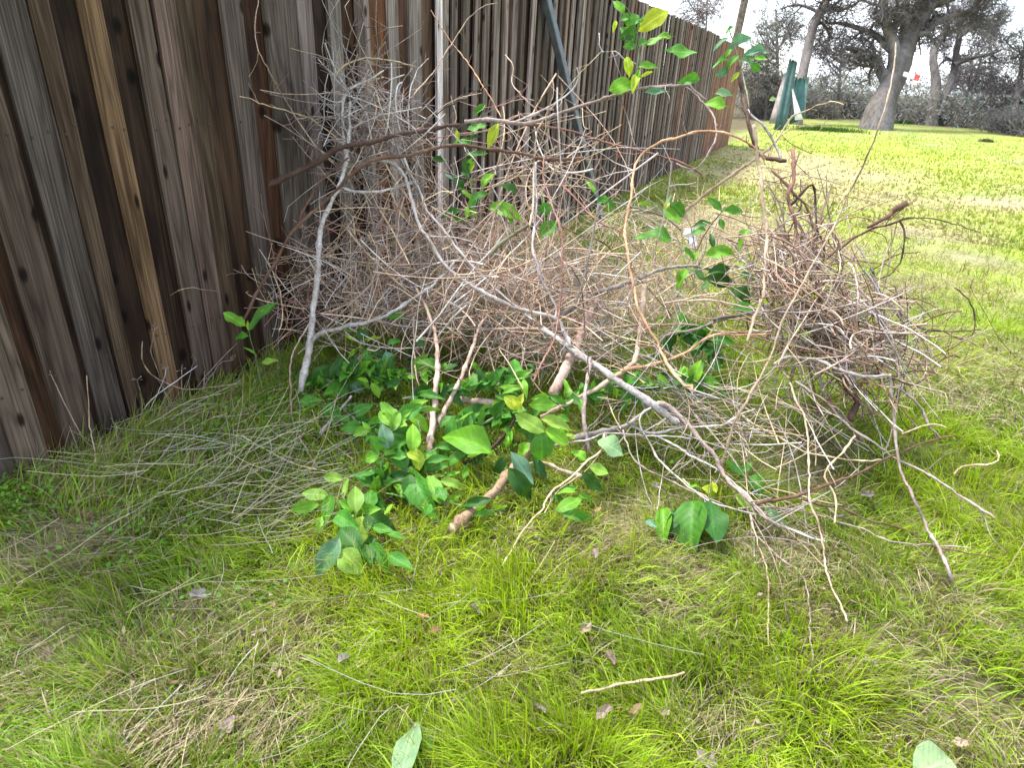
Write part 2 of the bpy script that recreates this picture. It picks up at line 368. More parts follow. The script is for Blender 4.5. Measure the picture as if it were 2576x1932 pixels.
# ------------------------------------------------------------------ the lie of the lawn: lush, deep green, straw and bare patches
LIME, DEEP, MID, STRAW_C, TAN = np.array([.265, .395, .020]), np.array([.078, .180, .018]), np.array([.160, .285, .020]), np.array([.37, .31, .19]), np.array([.33, .28, .17])
def blob(v, x, y, r, kind, s=1.0, stretch=1.0):
    p = on_ground(v, x, y); return (p[0], p[1], r, kind, s, stretch)
BLOBS = [blob('I', 700, 700, .2, 'dry', .4), blob('I', 1290, 520, .15, 'dry', .75), blob('I', 900, 480, .2, 'dry', .45), blob('I', 250, 120, .20, 'dry', .8), blob('I', 830, 930, .17, 'dry', .8),
 blob('I', 1000, 960, .16, 'dry', .7), blob('J', 380, 570, .075, 'bare'), blob('J', 320, 680, .06, 'bare', .8), blob('J', 850, 860, .12, 'dry', .5), blob('J', 1230, 200, .20, 'dry', .7),
 blob('J', 1350, 470, .12, 'dry', .6), blob('J', 1800, 350, .16, 'dry', .5), blob('I', 2100, 640, .13, 'dry', .5), blob('P4', 1000, 1150, .26, 'dry', 1.0), blob('P4', 700, 1300, .22, 'dry', .5),
 blob('P4', 420, 1620, .2, 'dry', .5), blob('W', 1680, 340, 2.2, 'dry', 1.0), blob('W', 1780, 370, 2.0, 'dry', 1.0), blob('W', 2000, 500, .8, 'dry', .8), blob('W', 2080, 620, .5, 'dry', .6), blob('W', 2130, 560, .35, 'bare', .6), blob('W', 1650, 380, 1.6, 'dry', 1.0), blob('W', 1850, 420, 1.7, 'dry', .8), blob('W', 1560, 480, 1.0, 'dry', 1.0), blob('W', 1700, 520, 1.0, 'dry', .9),
 blob('W', 2100, 440, 1.0, 'dry', .7), blob('W', 2180, 435, .8, 'bare', .7), blob('W', 2050, 560, .7, 'dry', .5), blob('W', 2150, 760, .45, 'dry', .4), blob('W', 1950, 780, .4, 'dry', .5),
 blob('W', 2080, 860, .35, 'dry', .45), blob('W', 1700, 980, .3, 'dry', .5), blob('W', 1280, 620, .9, 'dry', .9), blob('W', 1000, 700, .6, 'dry', .7), blob('I', 150, 400, .35, 'deep', .9),
 blob('I', 500, 150, .3, 'deep', .8), blob('P4', 1500, 1250, .4, 'deep', .8), blob('P4', 400, 1550, .3, 'deep', .9), blob('P5', 1200, 950, .55, 'deep', .9), blob('C', 1700, 400, .3, 'deep', .9),
 blob('D', 1000, 850, .18, 'deep', .8), blob('D', 1900, 330, .22, 'deep', .6), blob('J', 1050, 700, .12, 'deep', .6), blob('J', 1150, 950, .16, 'deep', .6), blob('I', 1600, 760, .13, 'deep', .6),
 blob('J', 1900, 500, .3, 'lime', .6), blob('J', 150, 250, .3, 'lime', .9), blob('J', 560, 220, .2, 'lime', .8), blob('I', 1950, 350, .25, 'lime', .9), blob('I', 1900, 750, .2, 'lime', .8),
 blob('W', 1900, 330, 4.0, 'lime', 1.0), blob('W', 2150, 370, 3.0, 'lime', .8), blob('W', 2120, 1000, .7, 'lime', .7), blob('W', 2050, 600, .9, 'lime', .7), blob('D', 700, 700, .22, 'mid', .6)]
def patches(x, y):
    x = np.asarray(x, float); y = np.asarray(y, float)
    wx = x + .25 * (fbm(x * 2.3, y * 2.3, 31) - .5); wy = y + .25 * (fbm(x * 2.3, y * 2.3, 37) - .5)
    W = {'dry': np.clip((fbm(x * 1.7, y * 1.7, 5) - .56) * 3.0, 0, .6), 'deep': np.clip((fbm(x * 1.4, y * 1.4, 11) - .52) * 3, 0, .8),
         'lime': np.clip((fbm(x * 1.1, y * 1.1, 15) - .40) * 3.2, 0, 1), 'bare': np.clip((fbm(x * 3.1, y * 3.1, 19) - .68) * 5, 0, .8), 'mid': np.zeros_like(x)}
    for bx, by, r, k, s, st in BLOBS:
        q = np.hypot(wx - bx, wy - by) / r
        W[k] = np.maximum(W[k], s * np.clip(1.6 - 1.25 * q, 0, 1))
    return W
def lawn_colour(x, y):
    W = patches(x, y)
    c = np.ones((len(x), 3)) * MID
    c = c + (DEEP - c) * (W['deep'] * .85)[:, None]
    c = c + (LIME - c) * (W['lime'])[:, None]
    kf = np.clip((np.hypot(x, y) - 4) / 6, 0, 1)[:, None]          # paler, thinner sward in the open meadow
    c = c * (1 - kf * .6) + np.array([.29, .32, .10]) * kf * .6
    return c, W

# ------------------------------------------------------------------ ground sheet
def build_ground():
    rr = np.concatenate([[0.0], np.geomspace(.12, 900, 150)]); na = 200
    th = np.linspace(0, 2 * math.pi, na, endpoint=False)
    X = (rr[:, None] * np.cos(th)).ravel(); Y = (rr[:, None] * np.sin(th)).ravel()
    Zg = ground_z(X, Y) - .006
    c, W = lawn_colour(X, Y)
    r = np.hypot(X, Y)
    soil = np.array([.085, .066, .042])
    near = soil + (c * .45 - soil) * .45
    near = near + (TAN * .62 - near) * (W['dry'] * .85)[:, None]
    farc = c * .95; farc = farc + (TAN - farc) * (W['dry'] * .8)[:, None]
    near = near + (np.array([.062, .048, .036]) - near) * W['bare'][:, None]; farc = farc + (np.array([.27, .235, .20]) - farc) * W['bare'][:, None]
    k = np.clip((r - 3) / 5, 0, 1)[:, None]
    col = near * (1 - k) + farc * k
    wood = np.array([.085, .075, .05]); kw = np.clip((r - 34) / 10, 0, 1)[:, None]
    col = col * (1 - kw) + wood * kw
    off = (X - FP0[0]) * FN[0] + (Y - FP0[1]) * FN[1]
    kb = np.clip(-off / .3, 0, 1)[:, None]; col = col * (1 - kb) + np.array([.10, .085, .05]) * kb
    a = np.arange(na); a2 = (a + 1) % na
    Q = np.concatenate([np.stack([i * na + a, i * na + a2, (i + 1) * na + a2, (i + 1) * na + a], -1) for i in range(len(rr) - 1)])[:, ::-1]
    m, n, l = new_mat('thatch_and_soil')
    out = N(n, 'ShaderNodeOutputMaterial'); bs = N(n, 'ShaderNodeBsdfPrincipled', Roughness=.95); bs.inputs['Specular IOR Level'].default_value = .1
    vc = N(n, 'ShaderNodeVertexColor', layer_name='Col'); tc = N(n, 'ShaderNodeTexCoord')
    a1 = N(n, 'ShaderNodeTexNoise', Scale=45.0, Detail=6.0, Roughness=.7); l.new(tc.outputs['Object'], a1.inputs['Vector'])
    a3 = N(n, 'ShaderNodeTexNoise', Scale=2.2, Detail=8.0, Roughness=.7); l.new(tc.outputs['Object'], a3.inputs['Vector'])
    r1 = ramp(n, [(.3, (.42, .40, .38)), (.5, (1, 1, 1)), (.7, (1.7, 1.6, 1.4))]); l.new(a1.outputs['Fac'], r1.inputs[0])
    r3 = ramp(n, [(.35, (.75, .72, .7)), (.65, (1.2, 1.2, 1.2))]); l.new(a3.outputs['Fac'], r3.inputs[0])
    c1 = mul(n, l, vc.outputs['Color'], r1.outputs[0]); c1 = mul(n, l, c1, r3.outputs[0]); l.new(c1, bs.inputs['Base Color'])
    bp = N(n, 'ShaderNodeBump', Strength=.8, Distance=.02); l.new(a1.outputs['Fac'], bp.inputs['Height']); l.new(bp.outputs[0], bs.inputs['Normal'])
    l.new(bs.outputs[0], out.inputs[0])
    o = link('ground', mesh_from('ground', np.stack([X, Y, Zg], -1), Q, None, [m], True, col))
    tag(o, 'grassy ground sheet of soil and thatch under the lawn', None, None, 'structure')
build_ground()

# ------------------------------------------------------------------ fence
GREY, PALE, CREAM, BROWN, DARK, RUST, BLUE, WHITE, TANW, CEDAR = ((.105, .094, .086), (.195, .18, .167), (.205, .158, .105), (.062, .034, .020), (.030, .019, .013), (.13, .065, .034),
    (.085, .084, .083), (.74, .74, .76), (.095, .078, .058), (.225, .14, .10))
def board_mesh(i):
    r = random.Random(100 + i)
    K = 7; V = []; F = []
    bow = r.uniform(-.03, .03); ph = r.uniform(0, 6)
    for k in range(K):
        z = k / (K - 1)
        e0 = -.5 + .035 * math.sin(z * 7 + ph) * r.uniform(.2, 1) + bow * math.sin(math.pi * z); e1 = .5 + .035 * math.sin(z * 6 + 2 * ph) * r.uniform(.2, 1) + bow * math.sin(math.pi * z)
        w = r.uniform(-.12, .12); ch = .045
        V += [(e0, .42 + w, z), (e0 + ch, .5 + w, z), (e1 - ch, .5 + w * .4, z), (e1, .42 + w * .4, z), (e1, -.5, z), (e0, -.5, z)]
    for k in range(K - 1):
        for s in range(6):
            F.append((k * 6 + s, k * 6 + (s + 1) % 6, (k + 1) * 6 + (s + 1) % 6, (k + 1) * 6 + s)[::-1])
    me = bpy.data.meshes.new('board'); me.from_pydata(V, [], F + [tuple(range(6)), tuple(range((K - 1) * 6, K * 6))[::-1]])
    me.materials.append(MB_); me.update(); return me
BOARDS = [board_mesh(i) for i in range(8)]
def nail_mesh():
    V = [(0, .0032, 0)]; F = []
    for k in range(8):
        a = k * math.pi / 4; V += [(.0046 * math.cos(a), .0022, .0046 * math.sin(a)), (.005 * math.cos(a), -.003, .005 * math.sin(a))]
    for k in range(8):
        p, q = 1 + 2 * k, 1 + 2 * ((k + 1) % 8); F += [(0, q, p), (p, q, q + 1, p + 1)]
    me = bpy.data.meshes.new('nail'); me.from_pydata(V, [], F); me.materials.append(mat_simple('rusty_nail', (.055, .032, .022), .7, .3, noise=300)); me.update(); return me
NAIL = nail_mesh()
fence = bpy.data.objects.new('wooden_fence', None); COL.objects.link(fence)
fence.location = FP0
fence.rotation_euler = (0, 0, math.atan2(FD[1], FD[0]))     # local x along the fence, local -y towards the lawn
tag(fence, 'tall weathered grey and brown plank fence receding behind the brush pile', 'fence')
def add_board(u0, u1, off, tone, top, th=.019, parent=fence, name='board'):
    w = u1 - u0
    o = link(name, random.choice(BOARDS), parent)
    # mesh y+ is the weathered face; turn it to face the lawn (local -y)
    o.rotation_euler = (random.uniform(-.004, .004), random.uniform(-.003, .003), math.pi)
    o.location = ((u0 + u1) / 2, -off, -.06)
    o.scale = (w, th, top + .06)
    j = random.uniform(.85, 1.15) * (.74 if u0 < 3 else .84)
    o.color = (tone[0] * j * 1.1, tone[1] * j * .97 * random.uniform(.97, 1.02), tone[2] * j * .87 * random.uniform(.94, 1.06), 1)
    if u1 < 2.4 and off > .01 and name == 'board':           # nail heads where the rails run behind
        for zr in (.35, 1.2, 2.0):
            for sx in (-.28, .27):
                q = link('nail', NAIL, o, (sx + random.uniform(-.06, .06), .56, (zr + .06 + random.uniform(-.02, .02)) / (top + .06)))
                q.scale = (1 / w, 1 / th, 1 / (top + .06))
    return o
uA = lambda x: fence_u(*zp('A', x, 0))
u1_ = lambda x: fence_u(*zp('P1', x, 0))
FRONT, BACK = .022, -.004
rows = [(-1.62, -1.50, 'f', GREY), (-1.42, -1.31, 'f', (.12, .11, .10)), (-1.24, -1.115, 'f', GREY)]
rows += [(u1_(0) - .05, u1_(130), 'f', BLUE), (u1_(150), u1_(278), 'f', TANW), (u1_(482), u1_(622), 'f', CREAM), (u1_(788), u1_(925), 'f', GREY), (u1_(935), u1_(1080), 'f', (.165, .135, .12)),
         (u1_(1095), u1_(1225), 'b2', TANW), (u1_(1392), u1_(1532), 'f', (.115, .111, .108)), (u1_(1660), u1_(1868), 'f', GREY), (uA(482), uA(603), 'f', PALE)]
rows += [(uA(742), uA(845), 'f', (.21, .205, .20)), (uA(980), uA(1082), 'f', (.22, .21, .205)), (uA(1226), uA(1312), 'f', (.25, .24, .24)), (uA(1422), uA(1522), 'f', (.22, .21, .205)),
         (uA(1618), uA(1664), 'batten', WHITE), (uA(1668), uA(1745), 'f', (.23, .215, .20))]
u_end_traced = uA(1800)
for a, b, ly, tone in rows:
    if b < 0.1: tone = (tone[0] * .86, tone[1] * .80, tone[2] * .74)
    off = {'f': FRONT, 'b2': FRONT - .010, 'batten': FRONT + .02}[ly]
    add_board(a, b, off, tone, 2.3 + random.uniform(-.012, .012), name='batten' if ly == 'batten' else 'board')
# boards of the back row fill the gaps
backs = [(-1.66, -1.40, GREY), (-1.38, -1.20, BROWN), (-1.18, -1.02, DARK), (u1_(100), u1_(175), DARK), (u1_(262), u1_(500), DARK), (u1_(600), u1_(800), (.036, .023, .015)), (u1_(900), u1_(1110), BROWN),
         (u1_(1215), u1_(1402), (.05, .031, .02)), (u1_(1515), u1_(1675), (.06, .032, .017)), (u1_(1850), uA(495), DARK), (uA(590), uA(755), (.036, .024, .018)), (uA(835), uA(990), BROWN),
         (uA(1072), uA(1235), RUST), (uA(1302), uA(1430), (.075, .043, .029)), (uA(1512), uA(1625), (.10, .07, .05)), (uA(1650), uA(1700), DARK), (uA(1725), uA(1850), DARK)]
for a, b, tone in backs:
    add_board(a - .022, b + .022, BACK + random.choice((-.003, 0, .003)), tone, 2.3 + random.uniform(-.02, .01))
U_TURN = 12.6
u = u_end_traced - .055
while u < U_TURN:
    w = random.uniform(.065, .10); gap = random.uniform(.065, .095)
    tone = random.choice([GREY, GREY, PALE, (.17, .155, .15), (.23, .19, .165), (.145, .135, .13), (.19, .12, .085), (.28, .26, .255)])
    add_board(u, u + w, FRONT, tone, 2.31 + .002 * u + random.uniform(-.015, .015))
    add_board(u + w - .036, u + w + gap + .036, BACK, random.choice([BROWN, DARK, DARK, BROWN, (.045, .032, .027), (.085, .052, .036)]), 2.31 + .002 * u + random.uniform(-.02, .01))
    u += w + gap
u = U_TURN + .02
k = 0
while u < 16.6:                                            # newer, redder boards at the far end
    w = .135
    o = add_board(u, u + w - .004, FRONT - .004 + (.003 if k % 2 else 0), random.choice([CEDAR, (.26, .17, .125), (.20, .125, .09)]), 2.30)
    if k == 0: o['label'] = 'newer reddish board where the fence colour changes'
    u += w; k += 1
def box_mesh(name, sx, sy, sz, mat, bevel=.12):
    V = []; b = min(sx, sy) * bevel
    pts = [(-sx / 2 + b, -sy / 2), (sx / 2 - b, -sy / 2), (sx / 2, -sy / 2 + b), (sx / 2, sy / 2 - b), (sx / 2 - b, sy / 2), (-sx / 2 + b, sy / 2), (-sx / 2, sy / 2 - b), (-sx / 2, -sy / 2 + b)]
    for z in (0, sz): V += [(x, y, z) for x, y in pts]
    F = [(i, (i + 1) % 8, 8 + (i + 1) % 8, 8 + i) for i in range(8)] + [tuple(range(8))[::-1], tuple(range(8, 16))]
    me = bpy.data.meshes.new(name); me.from_pydata(V, [], F); me.materials.append(mat); me.update(); return me
for z in (.35, 1.2, 2.0):
    o = link('rail', box_mesh('rail', .04, .085, 18.2, MB_), fence, (-1.7, .058, z), BROWN); o.rotation_euler = (0, math.pi / 2, 0)
for u in np.arange(-1.2, 16.8, 2.4):
    link('post', box_mesh('post', .09, .09, 2.25, MB_), fence, (u, .127, -.05), BROWN)

# steel prop leaning on the fence
def beam(p0, p1, w, d, mat, name, wide=None):
    p0 = np.asarray(p0, float); p1 = np.asarray(p1, float)
    ax = unit(p1 - p0); wd = np.asarray(wide if wide is not None else FD, float); wd = unit(wd - ax * wd.dot(ax)); nn = np.cross(ax, wd)
    o = link(name, box_mesh(name, w, d, float(np.linalg.norm(p1 - p0)), mat), None)
    o.matrix_world = Matrix([[wd[0], nn[0], ax[0], p0[0]], [wd[1], nn[1], ax[1], p0[1]], [wd[2], nn[2], ax[2], p0[2]], [0, 0, 0, 1]])
    return o
M_STEEL = mat_simple('dull_grey_steel', (.075, .083, .095), .5, .5, noise=14)
_b0 = on_ground('W', 1302, 492); _b1 = at(*zp('W', 1180, 0), fence_t(*zp('W', 1180, 0), .075))
_b1 = _b0 + (_b1 - _b0) * 1.12
tag(beam(_b0, _b1, .095, .06, M_STEEL, 'steel_bar'), 'dark grey square steel bar leaning against the plank fence', 'metal bar')
# timber pole rising behind the far fence
_pb = fence_pt(15.4, -1.6, 0.0)
_px, _py = zp('E', 490, 0); _pt = (_pb - CAM).dot(-R_CW[:, 2])
_ptop = at(*zp('E', 505, -60), _pt); _plow = at(*zp('E', 350, 650), _pt)
_pdir = unit(_ptop - _plow); _pfoot = _plow - _pdir * (_plow[2] / _pdir[2]); _phead = _plow + _pdir * 4.6
o = beam(_pfoot, _phead, .17, .16, MB_, 'timber_pole', (1, 0, 0)); o.color = (*TANW, 1)
tag(o, 'brown squared timber pole rising behind the far end of the fence', 'pole')

# ------------------------------------------------------------------ trees beyond the meadow
def grow(P, R, n, lo, hi, rs, K, kink, up, tmin=.25, spread=1.0):
    Np, Kp, _ = P.shape
    idx = np.repeat(np.arange(Np), n); t = rng.uniform(tmin, 1.0, len(idx)) * (Kp - 1)
    i = np.clip(t.astype(int), 0, Kp - 2); f = (t - i)[:, None]
    pos = P[idx, i] * (1 - f) + P[idx, i + 1] * f
    tan = unit(P[idx, i + 1] - P[idx, i])
    d = tan * .55 + unit(rng.normal(0, 1, (len(idx), 3))) * spread + np.array([0, 0, up])
    rad = (R[idx, i] * (1 - f[:, 0]) + R[idx, i + 1] * f[:, 0]) * rs
    L_ = rng.uniform(lo, hi, len(idx)) * (1 - .35 * t / (Kp - 1))
    P2 = walk(pos, d, L_, K, kink, (0, 0, up * .1))
    R2 = rad[:, None] * np.linspace(1, .45, K)[None]
    return P2, R2
def tree(name, label, limbs, depth, cols, levels, leaf=None, cat='tree', group=None, rmin=.006, base_flare=1.3):
    """limbs: (view, pixel points, half width in view pixels at both ends); the first is the trunk"""
    bag = Bag(); PL = []; RL = []
    base = None
    for li, (v, pts, w0, w1) in enumerate(limbs):
        W_ = []
        for j, (x, y) in enumerate(pts):
            px, py = zp(v, x, y); dd = depth + (0 if li == 0 else .35 * math.sin(li * 2.1) * j / len(pts) * 3.0)
            W_.append(at(px, py, dd))
        if li == 0:
            base = W_[0].copy(); base[2] = 0; W_[0] = W_[0] - np.array([0, 0, max(W_[0][2], 0) + .35])
        S = spline(W_, 12); s = Z[v][2] * depth / F_PX
        r = np.linspace(w0, w1, 12) * s
        if li == 0: r[:3] *= np.array([base_flare, 1 + (base_flare - 1) * .45, 1 + (base_flare - 1) * .12])
        r = r * rng.uniform(.93, 1.07, 12)
        S = S + rng.normal(0, .04, S.shape) * r[:, None]
        PL.append(S); RL.append(r)
    trunk = Bag()
    Vt, Qt = tubes(np.array(PL), np.array(RL), 12)
    cc = np.array(cols[0]) * (1 + 1.1 * (fbm(Vt[:, 0] * 4, Vt[:, 2] * 1.5, 8) - .5))[:, None]
    trunk.add(Vt, Qt, None, cc)
    P, R = np.array(PL), np.array(RL)
    P0_, R0_ = P, R
    for (n, lo, hi, rs, K, kink, up, sides, tmin) in levels:
        if P is P0_:
            a_, b_ = grow(P[:1], R[:1], n, lo, hi, rs, K, kink, up, .62); c_, d_ = grow(P[1:], R[1:], n, lo, hi, rs, K, kink, up, max(tmin, .3))
            P, R = np.concatenate([a_, c_]), np.concatenate([b_, d_])
        else: P, R = grow(P, R, n, lo, hi, rs, K, kink, up, tmin)
        R = np.maximum(R, rmin)
        V, Q = tubes(P, R, sides)
        tint = rng.uniform(.7, 1.25, (len(P), 1))
        c = np.repeat(np.array(cols[1])[None] * tint, P.shape[1] * sides, axis=0)
        bag.add(V, Q, None, c)
    if leaf:
        nl, size, lc = leaf
        i = rng.integers(0, len(P), nl); k = rng.integers(0, P.shape[1], nl)
        c0 = P[i, k] + rng.normal(0, size * .8, (nl, 3))
        a = unit(rng.normal(0, 1, (nl, 3))) * size * rng.uniform(.6, 1.4, (nl, 1)); b = unit(np.cross(a, rng.normal(0, 1, (nl, 3)))) * size * .55
        V = np.stack([c0 - a, c0 - b, c0 + a, c0 + b], 1)
        cl = np.repeat(np.array(lc)[None] * rng.uniform(.55, 1.4, (nl, 1)), 4, axis=0)
        bag.add(V, np.arange(nl * 4).reshape(-1, 4), None, cl)
    root = bpy.data.objects.new(name, None); COL.objects.link(root); root.location = base
    tag(root, label, cat, group)
    link('trunk', trunk.mesh('trunk', [M_TREE], True, base), root)
    link('crown', bag.mesh('crown', [M_CROWN if leaf else M_TANGLE], False, base), root)
    return root
GB, DB, PB = (.125, .115, .112), (.165, .148, .148), (.30, .27, .25)
OAKD = ground_t(*zp('F', 530, 1455))
tree('oak_tree', 'massive bare oak with leaning grey trunk and small sign in the meadow', [
    ('F', [(530, 1465), (590, 1250), (685, 1030), (775, 840), (840, 660), (895, 490), (960, 330), (1060, 160), (1180, -20), (1300, -220)], 150, 80),
    ('F', [(690, 930), (610, 790), (540, 680), (440, 600), (330, 560), (200, 530)], 70, 22),
    ('F', [(760, 720), (750, 520), (690, 330), (640, 120), (600, -120)], 75, 26),
    ('F', [(860, 520), (960, 380), (1120, 280), (1330, 190), (1560, 150), (1800, 230)], 55, 14),
    ('F', [(720, 560), (560, 400), (380, 320), (180, 260), (-20, 250)], 45, 12),
    ('F', [(900, 420), (860, 200), (900, 0), (960, -250)], 60, 22),
    ('F', [(1100, 100), (1300, 20), (1500, -40), (1700, -60)], 45, 12)],
    OAKD, [GB, DB], [(9, .8, 2.2, .45, 7, .28, .12, 5, .25), (8, .5, 1.3, .5, 6, .32, .05, 3, .2), (7, .3, .9, .55, 5, .35, .0, 3, .1), (2, .15, .5, .7, 4, .4, -.05, 3, .1)],
    leaf=(1500, .035, (.2, .2, .17)), rmin=.007)
tree('oak_tree', 'dark forked oak standing behind and right of the big oak', [
    ('F', [(1190, 1370), (1205, 1180), (1225, 1000), (1220, 850), (1195, 700), (1200, 560), (1290, 420), (1360, 250), (1420, 60)], 62, 26),
    ('F', [(1230, 1320), (1300, 1120), (1380, 950), (1430, 780), (1450, 600), (1490, 380), (1480, 100)], 50, 22),
    ('F', [(1430, 720), (1600, 650), (1780, 620), (1960, 560)], 26, 8),
    ('F', [(1470, 420), (1650, 300), (1800, 320), (1960, 400)], 26, 8),
    ('F', [(1440, 200), (1600, 130), (1700, 220), (1850, 330)], 24, 8)],
    OAKD * 1.18, [(.13, .118, .115), DB], [(6, .9, 2.4, .45, 7, .28, .1, 4, .2), (8, .6, 1.5, .5, 6, .32, .05, 3, .2), (6, .3, .9, .6, 5, .35, .0, 3, .1), (2, .2, .5, .8, 4, .4, -.05, 3, .1)],
    leaf=(1300, .035, (.18, .19, .155)), rmin=.008)
tree('oak_tree', 'slim leaning dark tree right of the forked oak', [
    ('F', [(1405, 1400), (1480, 1250), (1560, 1080), (1640, 920), (1705, 760), (1740, 600)], 30, 9),
    ('F', [(1560, 1080), (1500, 900), (1480, 760)], 12, 5)],
    OAKD * 1.25, [DB, DB], [(8, .8, 1.8, .5, 6, .3, .1, 3, .3), (7, .4, 1.0, .6, 5, .35, .05, 3, .2), (6, .2, .6, .7, 4, .4, 0, 3, .1)], rmin=.008)
tree('oak_tree', 'dark tree at the right edge of the meadow woods', [
    ('F', [(2060, 1520), (2090, 1350), (2110, 1150), (2150, 950), (2200, 700), (2230, 450)], 45, 18),
    ('F', [(2090, 1330), (1980, 1230), (1850, 1170), (1740, 1160)], 16, 5), ('F', [(2130, 1050), (2250, 950), (2400, 800)], 22, 8)],
    OAKD * 1.1, [(.12, .105, .105), (.11, .10, .105)], [(9, .8, 2.0, .45, 6, .3, .1, 4, .2), (8, .5, 1.2, .5, 5, .35, .05, 3, .2), (7, .3, .7, .65, 4, .4, 0, 3, .1)], leaf=(900, .04, (.11, .125, .11)), rmin=.008)
tree('bare_tree', 'tall dark leaning tree trunk rising behind the green panels', [
    ('P3', [(735, 780), (760, 560), (785, 420), (815, 280), (845, 160), (890, 70), (950, -40), (1000, -160)], 34, 24),
    ('P3', [(880, 80), (800, 40), (720, 30), (630, 55)], 11, 5), ('P3', [(935, 40), (1000, 65), (1080, 40), (1160, -10)], 12, 5), ('P3', [(800, 380), (850, 310), (920, 260)], 7, 3)],
    OAKD * 1.02, [(.125, .11, .105), (.085, .075, .072)], [(8, .7, 1.8, .5, 6, .3, .1, 4, .3), (7, .4, 1.1, .55, 5, .33, .0, 3, .2), (6, .2, .6, .65, 4, .4, -.03, 3, .1)], rmin=.006)
def wild_tree(name, label, v, x, ybase, htop, depth, cols, leaf, spread, seed, cat='tree', group=None, nl=7, lv=None, w=16):
    r = random.Random(seed); s = Z[v][2]
    limbs = [(v, [(x, ybase), (x + r.uniform(-8, 8), ybase * .75 + htop * .25), (x + r.uniform(-18, 18), (ybase + htop) / 2), (x + r.uniform(-30, 30), htop)], w, w * .35)]
    for i in range(nl):
        f = r.uniform(.2, .85); y0 = ybase + (htop - ybase) * f; sx = r.choice((-1, 1)) * spread * r.uniform(.4, 1)
        limbs.append((v, [(x, y0), (x + sx * .5, y0 + (htop - ybase) * r.uniform(.02, .15)), (x + sx, y0 + (htop - ybase) * r.uniform(.05, .3))], w * .45, w * .16))
    tree(name, label, limbs, depth, cols, lv or [(5, .6, 1.7, .5, 6, .3, .08, 3, .15), (5, .4, 1.1, .6, 5, .35, .0, 3, .15), (6, .2, .7, .7, 4, .4, -.03, 3, .1)], leaf, cat, group, rmin=.009)
G1 = 'woodland trees behind the fence and meadow'
wild_tree('woodland_tree', 'grey green twiggy tree between the timber pole and tall leaning trunk', 'P3', 610, 700, 60, OAKD * 1.25, [(.14, .125, .12), (.17, .155, .15)], (1700, .05, (.27, .28, .235)), 130, 3, group=G1)
wild_tree('woodland_tree', 'pale bare tree poking above the fence left of the timber pole', 'P3', 145, 420, -60, OAKD * 1.1, [(.2, .17, .165), (.24, .2, .2)], None, 150, 5, group=G1, w=10)
wild_tree('woodland_tree', 'low grey brush tree just right of the fence end', 'P3', 545, 760, 330, OAKD * 1.1, [(.11, .1, .095), (.15, .135, .13)], (1200, .05, (.2, .205, .16)), 90, 8, group=G1, w=11)
wild_tree('woodland_tree', 'sparse twiggy tree against white sky left of the big oak', 'P3', 1010, 720, 250, OAKD * 1.3, [(.12, .105, .105), (.16, .14, .145)], (1500, .04, (.14, .14, .12)), 160, 11, group=G1, w=12)
wild_tree('woodland_tree', 'wispy bare tree against pale sky right of the forked oak', 'P3', 1850, 860, 330, OAKD * 1.35, [(.12, .11, .115), (.15, .14, .15)], (2500, .05, (.16, .18, .16)), 200, 14, group=G1, w=14)
wild_tree('woodland_tree', 'dark bare tree at the far right behind the meadow edge', 'P3', 2060, 900, 560, OAKD * 1.2, [(.07, .065, .07), (.085, .08, .09)], (2500, .05, (.07, .085, .08)), 130, 17, group=G1, w=14)
# undergrowth along the wood edge
def shrub(label, x, y, wpx, hpx, depth, lc, tc_, seed, n=240):
    base = at(*zp('P3', x, y), depth); base[2] = 0.0
    s = .3918 * depth / F_PX; W_, H_ = wpx * s, hpx * s * .74
    st = base + np.stack([rng.normal(0, W_ * .28, n), rng.normal(0, W_ * .25, n), np.zeros(n)], -1)
    d = np.stack([rng.normal(0, .55, n), rng.normal(0, .55, n), np.ones(n)], -1)
    P = walk(st, d, rng.uniform(.5, 1.0, n) * H_, 6, .28)
    R = np.full((n, 6), .012) * np.linspace(1.3, .5, 6)
    b = Bag(); V, Q = tubes(P, R, 3); b.add(V, Q, None, np.repeat(np.array(tc_)[None] * rng.uniform(.6, 1.3, (n, 1)), 18, axis=0))
    P2, R2 = grow(P, R, 6, .15 * H_, .4 * H_, .8, 4, .4, .05, .15); R2 = np.maximum(R2, .007)
    V, Q = tubes(P2, R2, 3); b.add(V, Q, None, np.repeat(np.array(tc_)[None] * rng.uniform(.6, 1.3, (len(P2), 1)), 12, axis=0))
    nl = 2400; i = rng.integers(0, len(P2), nl); c0 = P2[i, rng.integers(0, 4, nl)] + rng.normal(0, .07, (nl, 3))
    a = unit(rng.normal(0, 1, (nl, 3))) * .034 * rng.uniform(.5, 1.5, (nl, 1)); bb = unit(np.cross(a, rng.normal(0, 1, (nl, 3)))) * .02
    c0[:, 2] = np.maximum(c0[:, 2], .03)
    b.add(np.stack([c0 - a, c0 - bb, c0 + a, c0 + bb], 1), np.arange(nl * 4).reshape(-1, 4), None, np.repeat(np.array(lc)[None] * rng.uniform(.45, 1.5, (nl, 1)), 4, axis=0))
    o = link('shrub', b.mesh('shrub', [M_CROWN], False, base), None, base)
    tag(o, label, 'shrub', 'undergrowth along the wood edge')
